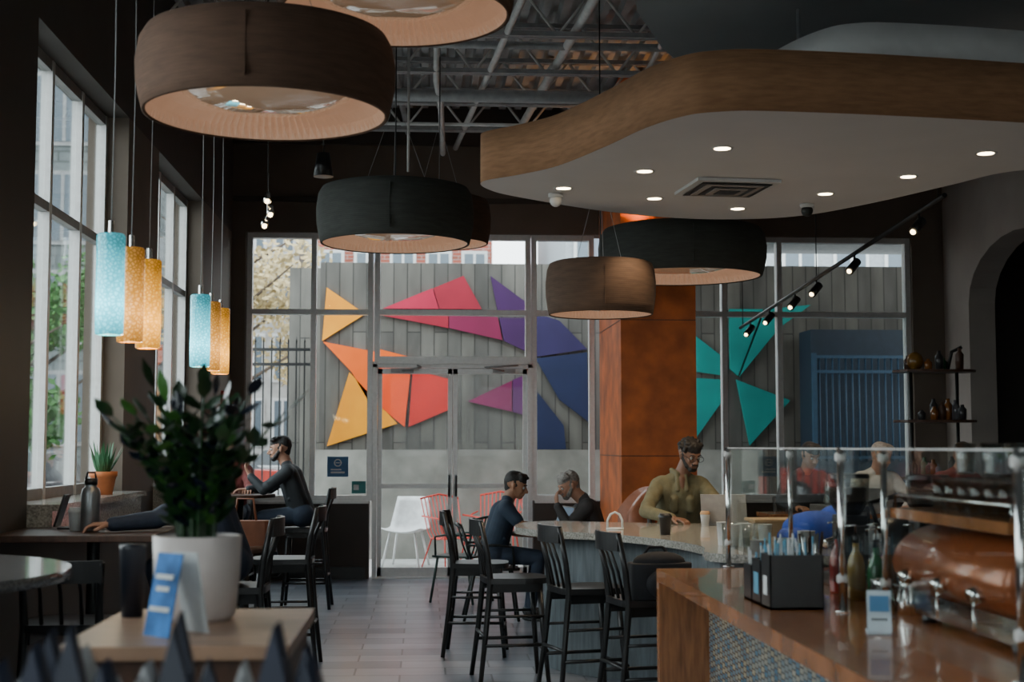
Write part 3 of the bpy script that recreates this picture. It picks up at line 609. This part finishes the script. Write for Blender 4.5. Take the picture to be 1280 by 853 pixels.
mural('mural_panels_warm',[(YO,[(408,360),(456,393),(403,427)]),(OR,[(404,428),(472,441),(470,518),(440,466)]),(YO,[(437,466),(497,530),(410,558)]),
 (OR,[(474,437),(517,448),(513,462),(474,455)]),((.88,.065,.0),[(474,456),(513,464),(506,534),(474,508)]),
 (RD,[(516,463),(560,474),(560,513),(511,534)]),(PK,[(478,386),(540,360),(548,386)]),(MG,[(541,360),(579,344),(602,386),(549,386)]),
 (MG,[(474,394),(560,394),(560,410)]),((.22,.01,.06),[(561,394),(622,396),(628,425),(561,410)]),(PU,[(613,344),(662,380),(662,392),(622,388)]),
 (PU,[(624,397),(664,397),(664,442),(630,426)]),((.03,.02,.09),[(668,390),(700,400),(735,436),(670,446)]),(IN,[(670,448),(735,440),(737,528),(700,500)]),
 (IN,[(672,490),(705,532),(708,562),(672,562)]),((.21,.01,.08),[(585,502),(640,476),(640,515)]),((.10,.01,.10),[(641,475),(658,468),(658,520),(641,515)])])
mural('mural_panels_teal',[(TE,[(868,418),(904,446),(904,469),(870,464)]),(TE,[(868,472),(904,474),(904,498),(868,548)]),(TE,[(912,384),(955,384),(922,469),(912,460)]),
 (TE,[(924,470),(975,408),(1016,378),(958,384)]),(TE,[(920,474),(988,500),(936,557)])],1.013)
navy=mat('navy_cladding',(.008,.018,.034),.6,var=.2)
m=M(); m.bx(5.3,9,19.2,19.8,0,3.1,navy); m.build('navy_shed')
rb=mat('railing_blue',(.02,.055,.10),.5); m=M()
for k in range(24): x=5.3+k*.09; m.cyl((x,18.8,1.3),(x,18.8,2.7),.012,rb,n=6)
for z in(1.35,2.5,2.7): m.bx(5.25,7.6,18.78,18.82,z-.02,z+.02,rb)
m.bx(5.2,5.26,18.77,18.83,0,2.75,rb); m.bx(7.6,7.66,18.77,18.83,0,2.75,rb); m.build('blue_railing')
m=M(); m.bx(2.9,12,16.7,20.3,4.3,4.5,steel); m.build('exterior_canopy')
m=M()
for k in range(11): x=-2.6+k*.11; m.bx(x-.01,x+.01,19.28,19.3,0,2.9,black); m.cyl((x,19.29,2.9),(x,19.29,2.98),.014,black,r1=.001,n=6)
for z in (.2,2.6,2.8): m.bx(-4.2,-1.5,19.27,19.31,z-.02,z+.02,black)
for k in range(14): x=-4.15+k*.11; m.bx(x-.01,x+.01,19.28,19.3,0,2.9,black)
m.build('iron_fence')
def building(name,x0,x1,y0,y1,z1,wm,nx,nz,frame=white):
    m=M(); m.bx(x0,x1,y0,y1,0,z1,wm); gd=mat('far_window',(.10,.13,.16),.2)
    for i in range(nx):
        for j in range(nz):
            cx=x0+(x1-x0)*(i+.5)/nx; cz=1.2+(z1-2)*(j+.5)/nz; w=(x1-x0)/nx*.28; h=(z1-1)/nz*.3
            m.bx(cx-w-.1,cx+w+.1,y0-.06,y0,cz-h-.1,cz+h+.1,frame); m.bx(cx-w,cx+w,y0-.08,y0-.05,cz-h,cz+h,gd); m.bx(cx-.04,cx+.04,y0-.1,y0-.08,cz-h,cz+h,frame)
    m.bx(x0-.2,x1+.2,y0-.3,y1,z1,z1+.4,frame); m.build(name)
building('brick_building',-3.6,2.2,46,56,8.9,redbrick,5,3)
building('white_building',-9.5,-4.4,50,60,11,patio,5,4)
siding=brick('grey_siding',(.17,.19,.19),(.14,.16,.165),(.09,.10,.10),9,.25,.025,rough=.8,rot=(math.pi/2,0,0))
sframe=mat('grey_window_trim',(.3,.3,.3),.7)
building('siding_building',-19,-7.4,34,41,11.5,siding,5,4,sframe)
building('grey_building',4.0,16,40,50,9,mat('grey_stucco',(.32,.34,.36),.9),8,3)
def tree(name,x,y,h,r,col,n=3500,seed=1):
    rn=random.Random(seed); m=M(); tk=mat('tree_bark',(.08,.055,.04),.9,bump=.5); lf=mat('foliage_%s'%name,col,.7,var=.4,scale=3)
    m.tube([(x,y,-.05),(x+.1,y,h*.3),(x,y+.1,h*.6),(x+.1,y,h*.9)],[.16,.12,.08,.03],tk)
    for k in range(10):
        a=k*2.4; z=h*(.4+.045*k); m.tube([(x,y,z),(x+math.cos(a)*r*.4,y+math.sin(a)*r*.4,z+r*.25),(x+math.cos(a)*r*.8,y+math.sin(a)*r*.8,z+r*.5)],[.05,.03,.012],tk,n=5)
    bl=[(V((x+rn.uniform(-1,1)*r*.7,y+rn.uniform(-1,1)*r*.7,h*.68+rn.uniform(-1,1)*r*.65)),r*rn.uniform(.3,.5)) for _ in range(12)]
    for _ in range(n):
        c,br=rn.choice(bl); d=V((rn.gauss(0,1),rn.gauss(0,1),rn.gauss(0,1))).normalized()*br*rn.uniform(.5,1); p=c+d
        a=V((rn.gauss(0,1),rn.gauss(0,1),rn.gauss(0,1))).normalized(); b=a.orthogonal().normalized(); s=.075
        m.add([p-a*s,p+b*s*.6,p+a*s,p-b*s*.6],[(0,1,2,3)],lf)
    m.build(name,recalc=False)
tree('spring_tree',-3.7,27,6.2,1.9,(.42,.32,.16),3200,2)
tree('green_tree',-7.6,28.5,5.6,1.9,(.05,.17,.03),6500,4)
tree('shade_tree',-5.7,19.2,3.4,1.1,(.05,.16,.03),3000,8)
def car(name,x,y,rz,col):
    m=M(); m.T=TR(x,y,-.02,rz); cm=mat('carpaint_'+name,col,.25,.3,coat=.8); gl=mat('car_glass',(.02,.025,.03),.08)
    body=spline([(-2.15,.35),(-2.2,.7),(-2.0,.92),(-1.2,.98),(1.0,.95),(1.9,.82),(2.15,.6),(2.1,.32)],4)
    body=[(p.x,p.y) for p in body]; m.vprism(body,-.85,.85,cm)
    cab=[(-1.7,.95),(-1.25,1.42),(.1,1.46),(.95,.95)]
    vs=[(p[0],-.78 if p[1]<1.1 else -.62,p[1]) for p in cab]+[(p[0],.78 if p[1]<1.1 else .62,p[1]) for p in cab]
    m.add(vs,[(0,1,2,3),(7,6,5,4),(0,4,5,1),(2,6,7,3)],gl); m.add(vs,[(1,5,6,2)],cm)
    for wx in(-1.35,1.3):
        for wy in(-.8,.8): m.cyl((wx,wy-.1,.33),(wx,wy+.1,.33),.33,black,n=24); m.cyl((wx,wy-.11,.33),(wx,wy+.11,.33),.2,steel,n=16)
    m.build(name,.02)
car('parked_car',-6.4,23.5,1.5,(.06,.06,.07)); car('parked_suv',-5.0,36,0.1,(.35,.04,.03)); car('parked_sedan',-3.2,41,0,(.5,.5,.5))
m=M(); m.T=TR(-.22,18.0,0,-.3); wpl=mat('white_plastic',(.75,.75,.75),.35)
vs=[];fs=[];nu,nv=9,12
for j in range(nv):
    t=j/(nv-1)
    for i in range(nu):
        u=-1+2*i/(nu-1)
        if t<.45: p=(u*.26,-.22+.44*t/.45,.44-.02*math.sin(t/.45*math.pi)+.05*u*u)
        else:
            q=(t-.45)/.55; p=(u*(.26-.05*q),.22+.14*q-.05*u*u,.44+.05*u*u*(1-q)+.42*q)
        vs.append(p)
for j in range(nv-1):
    for i in range(nu-1): fs.append((j*nu+i,j*nu+i+1,(j+1)*nu+i+1,(j+1)*nu+i))
m.add(vs,fs,wpl,True)
for a,b in((-.2,-.18),(.2,-.18),(-.2,.18),(.2,.18)): m.cyl((a*.8,b*.8,.43),(a*1.2,b*1.2,0),.014,wpl)
o=m.build('white_patio_chair',recalc=False); s=o.modifiers.new('thick','SOLIDIFY'); s.thickness=.012
redw=mat('red_wire',(.65,.04,.02),.4)
def wirechair(x,y,rz):
    m=M(); m.T=TR(x,y,0,rz)
    for k in range(11):
        u=-.24+.048*k; m.tube([(u,-.24,.42),(u,-.1,.37),(u,.12,.37),(u,.2,.45),(u*1.1,.34,.85+.04*math.cos(u*6))],.008,redw,n=5)
    m.tube([(-.24,-.24,.42),(.24,-.24,.42)],.011,redw); m.tube([(-.27,.34,.85),(0,.35,.9),(.27,.34,.85)],.012,redw); m.tube([(-.24,.12,.37),(.24,.12,.37)],.01,redw)
    for s in(-1,1): m.tube([(s*.24,-.22,.42),(s*.27,-.3,.0),(s*.27,.3,.0),(s*.24,.1,.37)],.01,redw); m.tube([(s*.24,-.24,.42),(s*.3,-.2,.62),(s*.29,.25,.64)],.01,redw)
    m.build('red_wire_patio_chair')
wirechair(.36,17.6,.5); wirechair(.95,18.6,-.2); wirechair(1.6,17.9,1.2)

# ------------------------------------------------------------------ people
skinL=mat('skin_light',(.46,.24,.16),.5,var=.06); skinB=mat('skin_brown',(.19,.095,.06),.45,var=.06); skinM=mat('skin_medium',(.34,.17,.10),.5,var=.06)
eyew=mat('eye_white',(.5,.5,.48),.2); hblk=mat('hair_black',(.014,.012,.011),.6,var=.3,scale=60,bump=.5); hgry=mat('hair_grey',(.24,.22,.20),.7,var=.4,scale=60,bump=.5); hbrn=mat('hair_brown',(.06,.035,.02),.6,var=.3,scale=60,bump=.5)
shoe=mat('shoe_dark',(.02,.02,.02),.5)
def capsule(p0,p1,r0,r1,n=18,k=5):
    p0=V(p0);p1=V(p1); d=p1-p0; L=d.length
    d=d.normalized() if L>1e-6 else V((0,0,1)); a=d.orthogonal().normalized(); b=d.cross(a)
    rings=[]
    for i in range(1,k+1): t=math.pi/2*(1-i/k); rings.append((p0-d*r0*math.sin(t),r0*math.cos(t)))
    for i in range(0,k): t=math.pi/2*(i/k); rings.append((p1+d*r1*math.sin(t),r1*math.cos(t)))
    vs=[p0-d*r0]; fs=[]
    for c,r in rings:
        for i in range(n): t=2*math.pi*i/n; vs.append(c+(a*math.cos(t)+b*math.sin(t))*r)
    vs.append(p1+d*r1); R=len(rings)
    for i in range(n): j=(i+1)%n; fs.append((0,1+j,1+i)); fs.append((len(vs)-1,1+(R-1)*n+i,1+(R-1)*n+j))
    for q in range(R-1):
        for i in range(n): j=(i+1)%n; fs.append((1+q*n+i,1+q*n+j,1+(q+1)*n+j,1+(q+1)*n+i))
    return vs,fs
def human(name,pel,chest,head,f,bodyf,elb,wri,hand,kne,ank,skin,hair,shirt,pants,longs=True,hairk='short',beard=False,glasses=False,vox=.0065,collar=False):
    P=[]
    def C(a,b,r0,r1,m): P.append((V(a),V(b),r0,r1,m))
    pel=V(pel);chest=V(chest);head=V(head); bf=V(bodyf).normalized(); R=bf.cross(V((0,0,1))).normalized()
    up=(chest-pel).normalized(); fr=R.cross(up)*-1
    if fr.dot(bf)<0: fr=-fr
    C(pel-R*.08,pel+R*.08,.115,.115,pants); C(pel+up*.04,pel+up*.2,.125,.12,shirt)
    C(pel+up*.1-R*.06,chest-R*.10-up*.06,.10,.09,shirt); C(pel+up*.1+R*.06,chest+R*.10-up*.06,.10,.09,shirt)
    C(pel+up*.15,chest-up*.08,.12,.12,shirt); C(chest-R*.14-up*.02,chest+R*.14-up*.02,.066,.066,shirt)
    C(chest-R*.10-up*.01,chest+up*.05,.055,.052,shirt); C(chest+R*.10-up*.01,chest+up*.05,.055,.052,shirt)
    rs=random.Random(len(name))
    for _ in range(7):   # cloth folds across the torso
        z=rs.uniform(.1,.38); s=rs.choice((-1,1)); C(pel+up*z+fr*.10+R*s*.02,pel+up*(z+rs.uniform(-.06,.06))+fr*.06+R*s*.15,.022,.012,shirt)
    f=V(f).normalized(); r=f.cross(V((0,0,1))).normalized(); u=r.cross(f).normalized()
    C(chest+up*.02,head-u*.05-f*.02,.058,.055,skin)
    if collar:
        for s in(-1,1): C(chest+up*.075+R*s*.03+fr*.045,chest+up*.08+R*s*.06-fr*.03,.018,.02,shirt); C(chest+up*.07+R*s*.03+fr*.05,chest-up*.03+fr*.105+R*s*.035,.017,.014,shirt)
        C(chest+fr*.06+up*.04,chest-up*.03+fr*.095,.03,.012,skin)
        for s in(-1,1): C(chest-up*.10+fr*.11+R*s*.06,chest-up*.18+fr*.115+R*s*.06,.03,.03,shirt)
    C(head+u*.028-f*.032,head+u*.028+f*.008,.078,.072,skin); C(head+f*.02+u*.01,head-u*.055+f*.034,.066,.048,skin)
    for s in(-1,1):
        C(head-u*.03+r*s*.03,head-u*.075+f*.045+r*s*.014,.036,.024,skin); C(head+r*s*.074+u*.008-f*.012,head+r*s*.072-u*.022-f*.006,.015,.011,skin)
        C(head-u*.022+f*.055+r*s*.03,head-u*.028+f*.06+r*s*.028,.022,.02,skin); C(head+u*.024+f*.072+r*s*.03,head+u*.022+f*.077+r*s*.012,.010,.011,skin)
    C(head-u*.085+f*.062,head-u*.087+f*.056,.02,.02,skin); C(head+f*.085+u*.008,head+f*.108-u*.028,.009,.0135,skin); C(head+f*.096-u*.034-r*.012,head+f*.096-u*.034+r*.012,.009,.009,skin)
    C(head-u*.055+f*.084-r*.018,head-u*.055+f*.084+r*.018,.0085,.0085,skin); C(head-u*.066+f*.081-r*.014,head-u*.066+f*.081+r*.014,.009,.009,skin)
    C(head+u*.045-f*.04,head+u*.05+f*.012,.080,.068,hair); C(head+u*.02-f*.05,head-u*.03-f*.05,.072,.052,hair); C(head+u*.072+f*.034-r*.03,head+u*.072+f*.034+r*.03,.034,.034,hair)
    for s in(-1,1): C(head+u*.05+r*s*.045-f*.02,head+u*.01+r*s*.06+f*.008,.032,.016,hair)
    rn=random.Random(5)
    if hairk=='messy':
        for _ in range(22): d=(u*rn.uniform(.1,.9)+r*rn.uniform(-.8,.8)-f*rn.uniform(-.5,1)).normalized(); C(head+u*.035-f*.01+d*.07,head+u*.035-f*.01+d*.092,.024,.016,hair)
    else:
        for _ in range(12): d=(u*rn.uniform(.3,.9)+r*rn.uniform(-.7,.7)-f*rn.uniform(-.7,.8)).normalized(); C(head+u*.04+d*.07,head+u*.04+d*.078-r*.02+f*.02,.022,.014,hair)
    if beard:
        for s in(-1,1): C(head-u*.02+r*s*.060+f*.005,head-u*.07+r*s*.034+f*.045,.014,.022,hair)
        C(head-u*.087+f*.062-r*.012,head-u*.087+f*.062+r*.012,.026,.026,hair); C(head-u*.045+f*.091-r*.02,head-u*.045+f*.091+r*.02,.007,.007,hair)
    for i,s in enumerate((-1,1)):
        sh=chest+R*s*.165-up*.03; e=V(elb[i]); w=V(wri[i])
        if longs:
            C(sh,e,.062,.05,shirt); C(e,w.lerp(e,.06),.05,.038,shirt); C(w.lerp(e,.1),w,.029,.027,skin)
            for q in (.25,.5,.8): c0=sh.lerp(e,q); C(c0,c0+(e-sh)*.04+fr*.02,.058,.052,shirt)
        else:
            C(sh,sh.lerp(e,.62),.064,.058,shirt); C(sh,e,.048,.041,skin); C(e,w,.041,.027,skin)
        hd=V(hand[i][0]).normalized(); pn=V(hand[i][1]); pn=(pn-hd*pn.dot(hd)).normalized(); sd=hd.cross(pn)*(1 if i==0 else -1)
        for o in(-.026,-.009,.009,.026): C(w,w+hd*.08+sd*o,.017,.0135,skin)
        for o,L in zip((-.035,-.012,.012,.035),(.058,.07,.075,.066)):
            b=w+hd*.085+sd*o; k1=b+(hd*.85+pn*.35+sd*o*3).normalized()*L*.5; k2=k1+(hd*.45+pn*.8).normalized()*L*.5; C(b,k1,.0095,.0085,skin); C(k1,k2,.0085,.0075,skin)
        t0=w+hd*.02+sd*.024; t1=t0+(hd*.6+sd*.7+pn*.3).normalized()*.042; t2=t1+(hd*.9+sd*.15+pn*.4).normalized()*.032; C(t0,t1,.014,.0115,skin); C(t1,t2,.0115,.0095,skin)
        hp=pel+R*s*.085; k=V(kne[i]); a=V(ank[i]); C(hp,k,.088,.062,pants); C(k,a,.06,.043,pants)
        fd=V((bf.x,bf.y,0)).normalized(); C(a-V((0,0,.03))-fd*.02,a-V((0,0,.045))+fd*.15,.042,.032,shoe)
    vs=[];fs=[]
    for a,b,r0,r1,mm in P:
        v,g=capsule(a,b,r0,r1); o=len(vs); vs+=[tuple(x-pel) for x in v]; fs+=[[o+q for q in t] for t in g]
    me=bpy.data.meshes.new('tmp'); me.from_pydata(vs,[],fs); ob=bpy.data.objects.new('tmp',me); bpy.context.collection.objects.link(ob)
    md=ob.modifiers.new('r','REMESH'); md.mode='VOXEL'; md.voxel_size=vox
    s=ob.modifiers.new('s','SMOOTH'); s.factor=.5; s.iterations=3
    dg=bpy.context.evaluated_depsgraph_get(); dg.update(); nm=bpy.data.meshes.new_from_object(ob.evaluated_get(dg)); bpy.data.objects.remove(ob)
    nm.materials.clear(); ms=[]
    for p in P:
        if p[4] not in ms: ms.append(p[4])
    for x in ms: nm.materials.append(x)
    n=len(nm.polygons); c=np.zeros(n*3); nm.polygons.foreach_get('center',c); c=c.reshape(-1,3)
    best=np.full(n,1e9); idx=np.zeros(n,dtype=int)
    for a,b,r0,r1,mm in P:
        A=np.array(a-pel);B=np.array(b-pel); d=B-A; L=d.dot(d)+1e-9; t=np.clip((c-A)@d/L,0,1); q=A+t[:,None]*d; D=np.linalg.norm(c-q,axis=1)-(r0+(r1-r0)*t)
        w=D<best; best[w]=D[w]; idx[w]=ms.index(mm)
    nm.polygons.foreach_set('material_index',idx.astype(np.int32)); nm.polygons.foreach_set('use_smooth',np.ones(n,dtype=bool))
    root=bpy.data.objects.new(name,None); root.location=pel; bpy.context.collection.objects.link(root)
    o=bpy.data.objects.new('body',nm); bpy.context.collection.objects.link(o); o.parent=root
    m=M()
    for s in(-1,1):
        e=head+f*.075+r*s*.030+u*.002; m.ell(e,.0115,eyew,10,8); m.ell(e+f*.0065-u*.001,.0066,hblk,8,6)
        m.tube([head+f*.086+r*s*.014+u*.024,head+f*.087+r*s*.03+u*.029,head+f*.076+r*s*.048+u*.024],.0036,hair,n=5)
        if glasses:
            g=[head+f*.102+r*(s*.034+.026*math.cos(t))+u*(.0+.02*math.sin(t)) for t in [2*math.pi*k/16 for k in range(17)]]; m.tube(g,.0022,black,n=5); m.tube([head+f*.1+r*s*.06+u*.005,head+f*.0+r*s*.078+u*.01],.002,black,n=5)
    if glasses: m.tube([head+f*.104-r*.009+u*.004,head+f*.104+r*.009+u*.004],.0022,black,n=5)
    m.build('face_features',recalc=False,parent=root)
    return root
D=V((0,0,-1))
olive=mat('olive_shirt',(.15,.135,.075),.85,var=.15,scale=20,bump=.3); navyT=mat('navy_tee',(.02,.035,.06),.8,bump=.2); jk=mat('dark_jacket',(.025,.03,.035),.7,bump=.3); jk2=mat('charcoal_sweater',(.05,.045,.045),.85,bump=.3); jean=mat('dark_jeans',(.03,.045,.075),.8); whs=mat('white_shirt',(.6,.58,.55),.8); reds=mat('maroon_shirt',(.18,.04,.035),.8); nvj=mat('navy_jacket',(.02,.03,.055),.7,bump=.3)
# index 0 = -R (left) side, 1 = +R (right) side
human('man_in_olive_shirt',(1.93,10.76,.785),(1.92,10.62,1.235),(1.98,10.52,1.435),(.3,-.85,-.34),(0,-1,0),[(2.22,10.44,1.02),(1.63,10.44,1.02)],[(2.17,10.24,.985),(1.79,10.20,.98)],[((-.3,-1,-.1),D),((.7,-.6,-.1),D)],
      [(2.02,10.33,.74),(1.82,10.33,.74)],[(2.0,10.62,.33),(1.82,10.62,.33)],skinB,hblk,olive,jean,True,'messy',True,True,vox=.0055,collar=True)
human('young_man_in_navy_tee',(.60,12.5,.565),(.72,12.5,.99),(.81,12.49,1.155),(.93,-.25,-.3),(1,0,0),[(.86,12.74,.80),(.86,12.26,.80)],[(1.03,12.66,.79),(1.05,12.36,.79)],[((1,-.3,0),D),((1,.3,0),D)],
      [(1.0,12.6,.53),(1.0,12.4,.53)],[(.93,12.6,.09),(.93,12.4,.09)],skinM,hblk,navyT,jean,False,'short')
human('grey_haired_man',(1.56,12.6,.57),(1.42,12.56,1.0),(1.27,12.52,1.155),(-.85,-.3,-.4),(-1,0,0),[(1.25,12.33,.81),(1.25,12.8,.80)],[(1.16,12.38,.985),(1.12,12.66,.80)],[((-.1,.4,1),(1,0.2,0)),((-1,-.3,0),D)],
      [(1.18,12.5,.55),(1.18,12.7,.55)],[(1.25,12.5,.09),(1.25,12.72,.09)],skinL,hgry,jk2,jean,True,'messy',True)
human('man_in_dark_jacket',(-1.13,13.5,.86),(-1.27,13.5,1.29),(-1.35,13.48,1.475),(-1,-.15,-.12),(-1,0,0),[(-1.47,13.28,1.10),(-1.45,13.72,1.10)],[(-1.60,13.34,1.22),(-1.66,13.6,1.09)],[((-.5,.3,.8),(1,0,.2)),((-1,-.2,0),D)],
      [(-1.5,13.4,.84),(-1.5,13.6,.84)],[(-1.38,13.4,.36),(-1.38,13.6,.36)],skinL,hblk,jk,jean,True,'short',True)
human('woman_in_maroon_top',(-1.88,14.12,.86),(-1.88,14.02,1.29),(-1.86,13.95,1.47),(.4,-.9,-.15),(0,-1,0),[(-1.66,13.85,1.1),(-2.05,13.85,1.1)],[(-1.66,13.68,1.09),(-1.86,13.68,1.09)],[((0,-1,0),D),((.2,-1,0),D)],
      [(-1.8,13.78,.84),(-1.98,13.78,.84)],[(-1.82,13.92,.36),(-1.98,13.92,.36)],skinL,hbrn,reds,jean,True,'messy')
human('person_in_navy_jacket',(-1.06,8.0,.86),(-1.20,7.97,1.27),(-1.31,7.95,1.45),(-1,0,-.35),(-1,0,0),[(-1.42,7.72,1.11),(-1.40,8.15,1.11)],[(-1.64,7.62,1.09),(-1.62,7.9,1.09)],[((-1,-.2,0),D),((-1,0,0),D)],
      [(-1.45,7.9,.84),(-1.45,8.1,.84)],[(-1.32,7.9,.36),(-1.32,8.1,.36)],skinL,hblk,nvj,jean,True,'short')
for nm,x,sk,hr,sh,tu in (('man_in_white_shirt',4.1,skinL,hgry,whs,.4),('man_in_maroon_shirt',4.85,skinL,hbrn,reds,-.3),('person_in_black_sweater',3.45,skinM,hblk,jk,.2)):
    human(nm,(x,12.86,.785),(x,12.74,1.23),(x+.03,12.66,1.41),(tu,-.85,-.3),(0,-1,0),[(x+.27,12.58,1.0),(x-.27,12.58,1.0)],[(x+.16,12.42,.96),(x-.16,12.42,.96)],[((-.4,-1,0),D),((.4,-1,0),D)],
      [(x+.1,12.45,.74),(x-.1,12.45,.74)],[(x+.1,12.72,.33),(x-.1,12.72,.33)],sk,hr,sh,jean,True,'short',vox=.009)
m=M(); bag=mat('tan_leather_bag',(.22,.08,.04),.5)
m.prism(spline([(-1.28,9.30),(-1.02,9.30),(-1.02,9.40),(-1.28,9.40)],4),.86,1.02,bag); m.tube([(-1.22,9.35,1.02),(-1.2,9.35,1.16),(-1.1,9.35,1.16),(-1.08,9.35,1.02)],.008,bag)
m.cyl((-1.15,9.35,.82),(-1.15,9.35,.86),.2,woodD,n=30); m.cyl((-1.15,9.35,.0),(-1.15,9.35,.82),.03,blackm); m.cyl((-1.15,9.35,.0),(-1.15,9.35,.02),.18,blackm,n=30); m.build('side_table_with_handbag')

# ------------------------------------------------------------------ light
w=bpy.data.worlds.new('overcast_sky'); bpy.context.scene.world=w; w.use_nodes=True; nt=w.node_tree; bg=nt.nodes['Background']
tc=nt.nodes.new('ShaderNodeTexCoord'); sx=nt.nodes.new('ShaderNodeSeparateXYZ'); rp=nt.nodes.new('ShaderNodeValToRGB')
nt.links.new(tc.outputs['Generated'],sx.inputs[0]); nt.links.new(sx.outputs['Z'],rp.inputs[0]); nt.links.new(rp.outputs[0],bg.inputs[0])
rp.color_ramp.elements[0].position=0; rp.color_ramp.elements[0].color=(.88,.90,.92,1); rp.color_ramp.elements[1].position=.7; rp.color_ramp.elements[1].color=(.86,.93,1,1)
bg.inputs[1].default_value=6.0
# ------------------------------------------------------------------ camera
cam=bpy.data.cameras.new('camera'); cam.lens=50; cam.sensor_width=36; co=bpy.data.objects.new('camera',cam); bpy.context.collection.objects.link(co)
co.location=(0,0,1.5); co.rotation_euler=(math.radians(90+4.23),0,math.radians(-3.54)); cam.clip_end=300
cam.dof.use_dof=True; cam.dof.focus_distance=10.5; cam.dof.aperture_fstop=2.8
bpy.context.scene.camera=co
